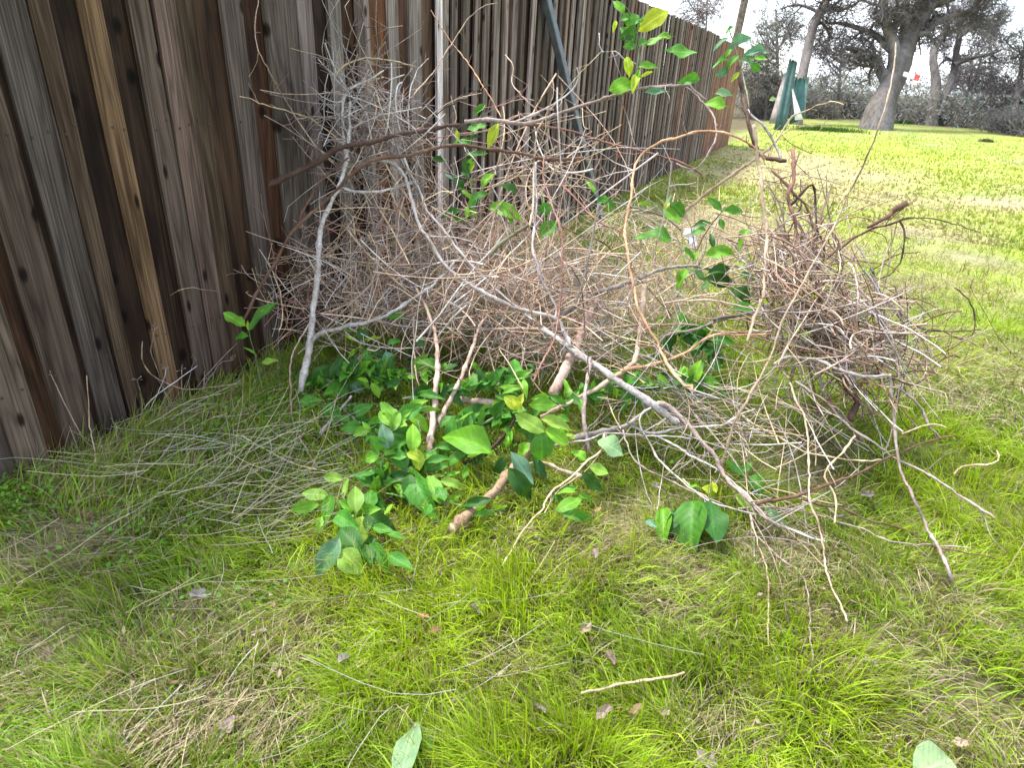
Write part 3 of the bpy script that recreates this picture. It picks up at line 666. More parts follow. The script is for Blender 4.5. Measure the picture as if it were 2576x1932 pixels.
SH = [(880, 740, 180, 210, 1.25, (.10, .105, .075), 'dusky shrub between the green panels and the big oak'), (1000, 760, 170, 300, 1.35, (.12, .12, .10), 'tall grey brown shrub close behind the big oak trunk on its left'),
 (780, 730, 150, 260, 1.45, (.085, .10, .07), 'dark shrub directly behind the green panels'), (640, 790, 160, 330, 1.25, (.10, .105, .085), 'dim shrub left of the green panels behind the fence end'),
 (1150, 770, 180, 260, 1.5, (.10, .12, .105), 'shadowy shrub hidden behind the big oak trunk'), (1440, 790, 190, 230, 1.35, (.085, .12, .115), 'blue green shrub right of the big oak trunk'),
 (1560, 810, 170, 200, 1.22, (.12, .115, .10), 'grey shrub at the foot of the forked oak, left side'), (1720, 830, 190, 230, 1.2, (.10, .125, .115), 'blue green shrub right of the forked oak'),
 (1860, 850, 200, 240, 1.22, (.085, .11, .105), 'dark bluish shrub in the middle of the right wood edge'), (2000, 880, 200, 210, 1.12, (.10, .10, .09), 'brown grey shrub second from the right end of wood edge'),
 (2130, 900, 200, 260, 1.05, (.075, .08, .075), 'darkest shrub at the right end of the wood edge'), (1300, 770, 160, 190, 1.5, (.09, .12, .11), 'low bluish shrub glimpsed right beside the oak base'),
 (2260, 930, 220, 300, 1.0, (.08, .085, .08), 'shrub cut off by the right picture edge'), (520, 800, 150, 300, 1.15, (.11, .11, .09), 'shrub peeping past the reddish end of the fence')]
for i, (x, y, w, h, dm, lc, lab) in enumerate(SH):
    shrub(lab, x, y, w, h, OAKD * dm, tuple(1.8 * q for q in lc), (.22, .20, .20), 40 + i)  # leaf and twig tones lifted, distance haze put into the colour
# a far wooded rise behind everything, one mass
def far_wood():
    b = Bag(); n = 90000
    ang = rng.uniform(-.05, 1.05, n); d = rng.uniform(38, 75, n)
    x = np.sin(ang) * d; y = np.cos(ang) * d
    zt = .9 + 2.3 * fbm(x * .09, y * .09, 71) + (d - 38) * .012
    c0 = np.stack([x, y, rng.uniform(0, 1, n) ** .7 * zt], -1)
    a = unit(rng.normal(0, 1, (n, 3))) * rng.uniform(.05, .22, (n, 1)); bb = unit(np.cross(a, rng.normal(0, 1, (n, 3)))) * rng.uniform(.008, .03, (n, 1))
    cl = np.where(rng.random((n, 1)) < .5, np.array([[.19, .175, .18]]), np.array([[.15, .18, .185]])) * rng.uniform(.6, 1.4, (n, 1))  # albedo lightened to stand in for haze over the far woods
    b.add(np.stack([c0 - a, c0 - bb, c0 + a, c0 + bb], 1), np.arange(n * 4).reshape(-1, 4), None, np.repeat(cl, 4, axis=0))
    o = link('far_woodland', b.mesh('far_woodland', [M_CROWN], False))
    tag(o, 'far grey green woodland mass behind the meadow trees', 'woodland', None, 'stuff')
far_wood()

# sign on the oak
sg = bpy.data.objects.new('tree_sign', None); COL.objects.link(sg)
_sd_ = OAKD - .75
_s0 = at(*zp('F', 945, 860), _sd_); sg.location = _s0
sg.matrix_world = Matrix([[R_CW[0][0], R_CW[0][1], R_CW[0][2], _s0[0]], [R_CW[1][0], R_CW[1][1], R_CW[1][2], _s0[1]], [R_CW[2][0], R_CW[2][1], R_CW[2][2], _s0[2]], [0, 0, 0, 1]]) @ Matrix.Rotation(math.radians(-17), 4, 'Z') @ Matrix.Rotation(math.radians(8), 4, 'X')
tag(sg, 'small white and red plank sign fixed to the big oak', 'sign')
_ps = Z['F'][2] * _sd_ / F_PX
M_SW = mat_simple('sign_white', (.80, .78, .70), .6, .3, noise=6); M_SR = mat_simple('sign_red', (.55, .10, .10), .6, .3, noise=6); M_SP = mat_simple('sign_pale', (.78, .68, .60), .6, .3, noise=6)
def plate(name, x, y, w, h, d, mat):
    o = link(name, box_mesh(name, w * _ps, h * _ps, d, mat, .04), sg, (x * _ps, y * _ps, 0)); return o
plate('white_plank', -30, 8, 130, 48, .02, M_SW); plate('red_plate', 62, 12, 60, 66, .03, M_SR); plate('pale_plate', 48, -46, 70, 44, .025, M_SP)
for x, y in ((28, 52), (10, -32)): plate('bracket', x, y, 26, 14, .04, M_STEEL)

# green panels stood up beside the fence end
M_GREEN = mat_simple('faded_green_paint', (.026, .078, .066), .45, .45, noise=3); M_GREEN2 = mat_simple('teal_green_paint', (.015, .08, .068), .4, .45, noise=3)
M_GPALE = mat_simple('pale_green_paint', (.12, .20, .175), .5, .4, noise=4); M_GW = mat_simple('torn_white_lining', (.75, .74, .72), .7, .3, noise=5)
M_GREYW = mat_bark('grey_weathered_wood', 9, .2)
PD = ground_t(*zp('P3', 620, 832))
def panel(name, label, top_l, top_r, bot_r, bot_l, depth, mat, thick=.04, ribs=0, group=None, cat='panel', color=None):
    """an upright sheet with folded edges and raised ribs between four photo points"""
    c = [at(*zp('P3', *p), depth) for p in (bot_l, bot_r, top_r, top_l)]
    for q in c[:2]: q[2] = max(-.02, q[2] if q[2] > .15 else -.02)
    c = np.array(c); nrm = unit(np.cross(c[1] - c[0], c[3] - c[0])); nrm = nrm if nrm.dot(CAM - c[0]) > 0 else -nrm
    m = max(2, ribs * 4 + 1); V = []; Q = []
    for i in range(m):
        f = i / (m - 1); a = c[0] * (1 - f) + c[1] * f; b = c[3] * (1 - f) + c[2] * f
        dz = (.035 if (ribs and (i % 4) in (1, 2)) else 0.0)
        for k in range(5):
            g = k / 4; p = a * (1 - g) + b * g + nrm * (dz + .02 * math.sin(g * 3 + i))
            if k == 4: p = p + np.array([0, 0, .05 * math.sin(i * 2.3)])
            V.append(p + nrm * thick / 2); V.append(p - nrm * thick / 2)
    ix = lambda i, k, s: (i * 5 + k) * 2 + s
    for i in range(m - 1):
        for k in range(4):
            Q.append((ix(i, k, 0), ix(i + 1, k, 0), ix(i + 1, k + 1, 0), ix(i, k + 1, 0))); Q.append((ix(i, k, 1), ix(i, k + 1, 1), ix(i + 1, k + 1, 1), ix(i + 1, k, 1)))
        for k in (0, 4): Q.append((ix(i, k, 0), ix(i, k, 1), ix(i + 1, k, 1), ix(i + 1, k, 0)))
    for i in (0, m - 1):
        for k in range(4): Q.append((ix(i, k, 0), ix(i, k + 1, 0), ix(i, k + 1, 1), ix(i, k, 1)))
    base = (c[0] + c[1]) / 2
    o = link(name, mesh_from(name, np.array(V) - base, np.array(Q), None, [mat], False), None, base, color)
    tag(o, label, cat, group); return o
GP = 'upright sheets beside the fence end'
panel('green_sheet', 'tall dark green ribbed sheet leaning left beside the fence end', (688, 380), (742, 395), (660, 835), (588, 835), PD, M_GREEN, ribs=2, group=GP)
panel('green_sheet', 'shorter teal green sheet with uneven top right of the tall one', (726, 505), (792, 500), (775, 760), (690, 800), PD + .25, M_GREEN2, ribs=2, group=GP)
panel('green_sheet', 'pale green grey narrow sheet at the right edge of the sheets', (795, 490), (812, 500), (790, 740), (770, 745), PD + .4, M_GPALE, ribs=1, group=GP)
panel('grey_plank', 'grey weathered plank leaning left of the green sheets', (652, 480), (690, 470), (598, 790), (556, 790), PD + .2, M_GREYW, .05, group=GP, cat='plank', color=(.30, .27, .26))
panel('white_lining', 'torn white triangular lining hanging in front of the teal sheet', (703, 570), (712, 575), (775, 765), (725, 770), PD - .08, M_GW, .012, group=None, cat='sheeting')
# green tussocks in the meadow
def tussock(label, v, x, y, w, hgt, col):
    p = on_ground(v, x, y); n = 900
    st = p + np.stack([rng.normal(0, w * .4, n), rng.normal(0, w * .25, n), np.zeros(n)], -1); st[:, 2] = -.01
    d = np.stack([rng.normal(0, .6, n), rng.normal(0, .6, n), np.ones(n)], -1)
    P = walk(st, d, hgt * rng.uniform(.5, 1.1, n), 4, .2, (0, 0, -.05)); R = np.full((n, 4), .012) * np.linspace(1, .3, 4)
    V, Q = tubes(P, R, 3); b = Bag(); b.add(V, Q, None, np.repeat(np.array(col)[None] * rng.uniform(.6, 1.3, (n, 1)), 12, axis=0))
    tag(link('grass_tussock', b.mesh('grass_tussock', [M_GRASS], False, p), None, p), label, 'tussock', 'green tussocks near the big oak')
tussock('rounded green tussock left of the big oak', 'P3', 935, 762, .9, .55, (.10, .15, .04))
tussock('low deep green tussock right of the big oak base', 'P3', 1400, 800, .7, .3, (.07, .15, .02))
tussock('dark green tuft strip in front of the green sheets and oak', 'P3', 940, 840, 1.6, .22, (.06, .14, .015))
tussock('small weed clump alone in the right meadow', 'P3', 1950, 912, .2, .14, (.16, .15, .10))

# ------------------------------------------------------------------ grass
def lawn_points(r0, r1, n, half=.95):
    """random places on the lawn side of the fence between two distances, thinning with distance"""
    r = r0 * (r1 / r0) ** rng.random(n)
    th = rng.uniform(-half, half, n)
    x = np.sin(th) * r; y = np.cos(th) * r
    off = (x - FP0[0]) * FN[0] + (y - FP0[1]) * FN[1]
    k = off > .03
    return x[k], y[k]
def blades(name, x, y, h, wid, lean, ldir, col, mat, segs, label, cat, curl=.6, zoff=-.008, tipdark=.9):
    n = len(x); z = ground_z(x, y) + zoff
    base = np.stack([x, y, z], -1)
    yaw = rng.uniform(0, 2 * math.pi, n)
    side = np.stack([np.cos(yaw), np.sin(yaw), np.zeros(n)], -1)
    ld = np.stack([np.cos(ldir), np.sin(ldir), np.zeros(n)], -1)
    rows = []
    for k in range(segs + 1):
        f = k / segs
        ang = lean * (1 - curl) + lean * curl * f * 1.4           # more bent towards the tip
        reach = h * f
        rows.append((base + ld * (reach * np.sin(ang))[:, None] + np.array([0, 0, 1]) * (reach * np.cos(ang))[:, None], wid * (1 - f ** 1.6) + .0003))
    V = []; C = []
    for k in range(segs):
        p, w = rows[k]
        V += [p - side * (w / 2)[:, None], p + side * (w / 2)[:, None]]
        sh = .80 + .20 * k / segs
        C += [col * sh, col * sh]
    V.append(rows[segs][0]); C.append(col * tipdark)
    m = 2 * segs + 1
    V = np.stack(V, 1).reshape(-1, 3); C = np.stack(C, 1).reshape(-1, 3)
    b = (np.arange(n) * m)[:, None]
    Q = np.concatenate([b + np.array([2 * k, 2 * k + 1, 2 * k + 3, 2 * k + 2]) for k in range(segs - 1)]) if segs > 1 else None
    T = b + np.array([2 * segs - 2, 2 * segs - 1, 2 * segs])
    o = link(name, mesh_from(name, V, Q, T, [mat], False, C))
    tag(o, label, cat, None, 'stuff'); return o
def vary(c, a=.25, yel=.12):
    n = len(c)
    c = c * rng.uniform(1 - a, 1 + a, (n, 1))
    y = rng.random((n, 1)) ** 3 * yel
    return np.clip(c + np.array([1.0, .62, .1]) * y, 0, 1)
_PC = on_ground('P5', 1250, 1150)
def grass_layer(name, r0, r1, n, h0, w0, segs, label, lean0=.75, tuft=0.0):
    x, y = lawn_points(r0, r1, n)
    c, W = lawn_colour(x, y)
    keep = rng.random(len(x)) > np.clip(W['bare'] * .92 + W['dry'] * .45, 0, .95)
    x, y, c = x[keep], y[keep], c[keep]; W = {k: v[keep] for k, v in W.items()}
    if tuft:
        tk = rng.random(len(x)) < np.clip((vnoise(x * 7, y * 7, 45) * .65 + vnoise(x * 17, y * 17, 46) * .35 - tuft) * 4, .06, 1)
        x, y, c = x[tk], y[tk], c[tk]; W = {k: v[tk] for k, v in W.items()}
    if name in ('near_grass', 'grass_tufts'):                # short under the cuttings and the weeds by the fence, where little light falls
        pl = np.hypot((x - _PC[0]) / 1.0, (y - _PC[1]) / .85) < 1
        off = (x - FP0[0]) * FN[0] + (y - FP0[1]) * FN[1]
        tk = rng.random(len(x)) > np.where(pl, .62, 0) * (1 if tuft else .5)
        tk &= rng.random(len(x)) > (.2 if tuft else .0) * np.clip(1.1 - off / .9, 0, 1)
        x, y, c = x[tk], y[tk], c[tk]; W = {k: v[tk] for k, v in W.items()}
    clump = vnoise(x * 9, y * 9, 41) * .6 + vnoise(x * 23, y * 23, 43) * .4
    h = h0 * (.45 + 1.0 * clump) * rng.uniform(.55, 1.35, len(x)) * (1 + .25 * W['lime'] - .4 * W['dry'])
    ld = 6.5 * fbm(x * 3.3, y * 3.3, 51, 3) + rng.normal(0, .75, len(x)) + 1.0
    lean = np.clip(rng.normal(lean0, .35, len(x)) + .5 * (vnoise(x * 4, y * 4, 53) - .5), .05, 1.45)
    tint = .8 + .5 * vnoise(x * 14, y * 14, 61) if r0 < 8 else .9 + .25 * vnoise(x * 1.5, y * 1.5, 61)
    c = vary(c * tint[:, None], .32 if r0 < 3 else .16, .13 if r0 < 3 else .05)
    dr = (rng.random(len(x)) < (.11 if r0 < 3 else .03) + (.5 if r0 < 3 else .85) * W['dry'])[:, None]
    c = np.where(dr, STRAW_C * rng.uniform(.55, 1.1, (len(x), 1)), c)
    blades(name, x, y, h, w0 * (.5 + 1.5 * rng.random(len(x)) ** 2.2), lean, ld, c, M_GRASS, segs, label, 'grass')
grass_layer('near_grass', .62, 3.4, 95000, .085, .0036, 3, 'fine bright green grass blades covering the near lawn')
grass_layer('grass_tufts', .6, 3.6, 120000, .118, .0036, 4, 'longer arching grass tufts standing out of the near lawn', .62, .42)
grass_layer('middle_grass', 3.3, 9.0, 90000, .10, .0066, 2, 'green grass of the middle lawn beyond the brush pile')
grass_layer('meadow_grass', 8.8, 34.0, 130000, .075, .022, 2, 'bright green meadow grass running to the trees')
# taller grass and standing straw banked against the fence foot
def fence_foot():
    n = 15000; u = rng.uniform(-1.5, 1.7, n); off = .04 + rng.gamma(1.6, .26, n); k = off < 1.25; u, off = u[k], off[k]
    x = FP0[0] + FD[0] * u + FN[0] * off; y = FP0[1] + FD[1] * u + FN[1] * off
    k = np.hypot(x, y) > 1.2; x, y, off = x[k], y[k], off[k]; n = len(x)
    cl = vnoise(x * 8, y * 8, 91)
    h = (.06 + .10 * cl) * rng.uniform(.5, 1.3, n) * np.clip(1.35 - off * .6, .5, 1.3)
    c = (MID * .6 + LIME * .4) * (.7 + .6 * vnoise(x * 5, y * 5, 93))[:, None]
    dry = (rng.random(n) < .36)[:, None]; c = np.where(dry, STRAW_C * rng.uniform(.7, 1.2, (n, 1)), vary(c, .3, .08))
    ld = .7 + rng.normal(0, .9, n)
    blades('fence_grass', x, y, h, .0038 * (.5 + 1.4 * rng.random(n) ** 2), np.clip(rng.normal(.75, .35, n), .03, 1.4), ld, c, M_GRASS, 4, 'taller bright green grass and straw banked along the fence foot', 'grass')
fence_foot()
# flattened dead straw
def straw_layer(name, r0, r1, n, lab, l0=.11, w0=.0023):
    x, y = lawn_points(r0, r1, n)
    W = patches(x, y)
    keep = rng.random(len(x)) < np.clip(W['dry'] * .95 + .10, 0, 1)
    x, y = x[keep], y[keep]
    ld = -2.6 + 2.2 * (fbm(x * 1.6, y * 1.6, 81, 2) - .5) + rng.normal(0, .55, len(x))
    h = l0 * rng.uniform(.4, 1.6, len(x)); lean = np.clip(rng.normal(1.35, .16, len(x)), .7, 1.56)
    c = STRAW_C * rng.uniform(.6, 1.25, (len(x), 1)) * np.where(rng.random((len(x), 1)) < .3, np.array([[.9, .95, 1.02]]), 1.0)
    blades(name, x, y, h, w0 * rng.uniform(.6, 1.4, len(x)), lean, ld, c, M_STRAW, 3, lab, 'dry grass', curl=.15, zoff=.012, tipdark=1.0)
straw_layer('near_straw', .65, 3.6, 32000, 'flattened pale dead straw matted into the near lawn')
straw_layer('far_straw', 3.5, 12, 60000, 'pale dry grass patches on the lawn behind the brush pile', .24, .005)
# long dead stalks combed over the lawn at the left
def stalk_mat():
    n = 330
    f = rng.random(n); g = rng.random(n)
    px = 330 + 620 * f + rng.normal(0, 60, n); py = 1010 + 300 * g + 60 * (1 - f) + 120 * (rng.random(n) - .5)
    sc = rng.random(n) < .2
    px = np.where(sc, rng.uniform(150, 1500, n), px); py = np.where(sc, rng.uniform(1350, 1850, n), py)
    P = np.array([at(a, b, ground_t(a, b)) for a, b in zip(px, py)]); P[:, 2] = ground_z(P[:, 0], P[:, 1]) + rng.uniform(.02, .09, n)
    off = (P - FP0) @ FN; k = off > .08; P = P[k]; n = len(P)
    ang = math.radians(215) + rng.normal(0, .38, n); ang = np.where(rng.random(n) < .12, rng.uniform(0, 6.28, n), ang)
    stand = (rng.random(n) < .4) & (((P - FP0) @ FN) < 1.0)             # some still lean up towards the pile
    ang = np.where(stand, ang + math.pi + .25, ang)
    d = np.stack([np.cos(ang), np.sin(ang), np.where(stand, rng.uniform(.1, .6, n), rng.normal(-.05, .13, n))], -1)
    S = walk(P, d, rng.uniform(.12, .42, n), 6, .07, arc=.07)
    S[:, :, 2] = np.maximum(S[:, :, 2], ground_z(S[:, :, 0], S[:, :, 1]) + .006)
    R = (rng.uniform(.0007, .0017, n))[:, None] * np.linspace(1.1, .7, 6)
    V, Q = tubes(S, R, 4)
    c = np.where(rng.random((n, 1)) < .55, np.array([[.46, .40, .27]]), np.array([[.36, .36, .30]])) * rng.uniform(.65, 1.25, (n, 1))
    b = Bag(); b.add(V, Q, None, np.repeat(c, 24, axis=0))
    tag(link('dead_stalks', b.mesh('dead_stalks', [M_STRAW])), 'long pale dead stalks combed across the lawn left of the pile', 'dry stalks', None, 'stuff')
stalk_mat()
# clover and small broad weeds at the left and under the pile
def weeds():
    spots = [(80, 1250, 130, 350), (300, 1350, 160, 160), (620, 1080, 150, 600), (780, 1000, 150, 1000), (500, 1450, 160, 120), (1180, 1070, 320, 1700), (1750, 1030, 200, 700), (30, 1300, 90, 160)]
    X = []; 
    for cx, cy, r, n in spots:
        a = cx + rng.normal(0, r * .6, n); b = cy + rng.normal(0, r * .35, n)
        X += [at(p, q, ground_t(p, q)) for p, q in zip(a, b)]
    X = np.array(X); off = (X - FP0) @ FN; X = X[off > .03]; n = len(X)
    X[:, 2] = ground_z(X[:, 0], X[:, 1]) + rng.uniform(.008, .085, n)
    nrm = unit(np.stack([rng.normal(0, .5, n), rng.normal(0, .5, n), np.ones(n)], -1))
    a = unit(np.cross(nrm, rng.normal(0, 1, (n, 3)))); b = np.cross(nrm, a); s = rng.uniform(.004, .0105, (n, 1))
    ring = [(1, 0), (.55, .62), (-.35, .62), (-1, .12), (-.62, -.5), (.3, -.68)]
    V = np.stack([X + a * s * p + b * s * q for p, q in ring], 1)
    T = (np.arange(n) * 6)[:, None, None] + np.array([[0, 1, 2], [0, 2, 3], [0, 3, 4], [0, 4, 5]])
    c = np.array([[.085, .205, .02]]) * rng.uniform(.55, 1.6, (n, 1))
    b_ = Bag(); b_.add(V, None, T.reshape(-1, 3), np.repeat(c, 6, axis=0))
    tag(link('clover', b_.mesh('clover', [M_GRASS], False)), 'small dark green clover leaves along the fence foot and under the pile', 'clover', None, 'stuff')
weeds()

# crumbs of dead leaf and bark lying in the sward
def litter():
    x, y = lawn_points(.7, 5.0, 1500); n = len(x)
    c0 = np.stack([x, y, ground_z(x, y) + rng.uniform(.01, .045, n)], -1)
    a = unit(rng.normal(0, 1, (n, 3)) * np.array([1, 1, .5])) * rng.uniform(.004, .014, (n, 1)); b = unit(np.cross(a, rng.normal(0, 1, (n, 3)))) * rng.uniform(.003, .008, (n, 1))
    k = unit(np.cross(a, b)) * rng.uniform(-.006, .006, (n, 1))
    V = np.stack([c0 - a, c0 - b + k, c0 + a, c0 + b + k], 1)
    c = np.array([(.20, .13, .085), (.26, .21, .17), (.13, .09, .065), (.32, .25, .18)])[rng.integers(0, 4, n)] * rng.uniform(.7, 1.2, (n, 1))
    g = Bag(); g.add(V, np.arange(n * 4).reshape(-1, 4), None, np.repeat(c, 4, axis=0))
    tag(link('leaf_litter', g.mesh('leaf_litter', [M_STRAW], False)), 'brown crumbs of dead leaf and bark scattered in the lawn', 'leaf litter', None, 'stuff')
litter()

# ------------------------------------------------------------------ cut branches of the brush pile
BARK = {'brown': (.115, .066, .045), 'umber': (.075, .045, .034), 'white': (.45, .43, .415), 'grey': (.335, .312, .30), 'slate': (.195, .178, .168), 'tan': (.37, .285, .215),
        'pink': (.40, .295, .24), 'straw': (.47, .38, .25), 'orange': (.50, .30, .185), 'red': (.235, .125, .10), 'olive': (.17, .175, .11), 'mauve': (.26, .212, .198), 'black': (.045, .038, .036), 'green': (.09, .17, .05), 'ash': (.40, .37, .36), 'logwood': (.27, .185, .125)}
def path3d(v, pts, d=0.0, wig=.012):
    out = []
    for p in pts:
        vv = v
        if isinstance(p[0], str): vv, p = p[0], p[1:]
        px, py = zp(vv, p[0], p[1]); dd = p[2] if len(p) > 2 else d
        out.append(at(px, py, pile_t(px, py, dd + random.uniform(-wig, wig))))
    return np.array(out)
def tube_mesh(name, S, r, sides, mats, base, cap=True):
    V, Q = tubes(S[None], r[None], sides)
    nv = len(V); K = len(S)
    V = np.vstack([V, S[0] - (S[1] - S[0]) * .02, S[-1] + (S[-1] - S[-2]) * .15])
    T = []
    for s in range(sides):
        T.append((nv, (s + 1) % sides, s)); b = (K - 1) * sides; T.append((nv + 1, b + s, b + (s + 1) % sides))
    fm = [0] * len(Q) + [1 if len(mats) > 1 else 0, 0] * sides
    return mesh_from(name, V - base, Q, np.array(T), mats, True, None, fm)
def branch(name, label, cat, tone, r0, r1, v, pts, d=0.0, twigs=0, tl=.10, group=None, wig=.012, kink=.0035, cut=None, tdown=False):
    """one cut branch: a tapering, slightly knobbly stem; its side twigs are parts"""
    P = path3d(v, pts, d, wig)
    Lp = np.linalg.norm(np.diff(P, axis=0), axis=1).sum()
    n = int(np.clip(Lp / .022, 10, 70))
    S = spline(P, n)
    S = S + np.cumsum(rng.normal(0, kink, S.shape), 0) * .35 + rng.normal(0, kink * .35, S.shape)
    f = np.linspace(0, 1, n)
    r = (r0 + (r1 - r0) * f) * .00132 * (1 + .13 * rng.normal(0, 1, n).clip(-1.5, 2.2))
    for q in range(random.randint(2, 4), n, random.randint(4, 7)): r[q] *= random.uniform(1.12, 1.4)      # nodes and twig scars
    base = S[0].copy()
    big = max(r0, r1) > 5
    o = link(name, tube_mesh(name, S, r, 8 if big else 6, [M_BARK, M_CUT] if cut is None or cut else [M_BARK], base), None, base, (lambda j: tuple(c * j for c in BARK[tone]))(random.uniform(.86, 1.14)))
    tag(o, label, cat, group)
    for k in range(twigs):
        i = random.randint(int(n * .12), n - 2)
        t = unit(S[min(i + 1, n - 1)] - S[i]); dr = unit(t * random.uniform(.2, 1.0) + unit(rng.normal(0, 1, 3)) * .9 + np.array([0, 0, -.4 if tdown else .15]))
        ln = tl * random.uniform(.35, 1.5)
        Q = walk(S[i][None], dr[None], [ln], 7, .22)[0]
        gz = ground_z(Q[:, 0], Q[:, 1]); Q[:, 2] = np.maximum(Q[:, 2], gz + .004)
        rr = max(.0011, min(r[i] * .5, .0028)) * np.linspace(1, .45, 7)
        w = link('twig', tube_mesh('twig', Q, rr, 5, [M_BARK], S[i]), o, S[i] - base, (lambda j: tuple(c * j for c in BARK[tone]))(random.uniform(.8, 1.15)))
    return o, S, base
GBR = 'cut branches in the brush pile'
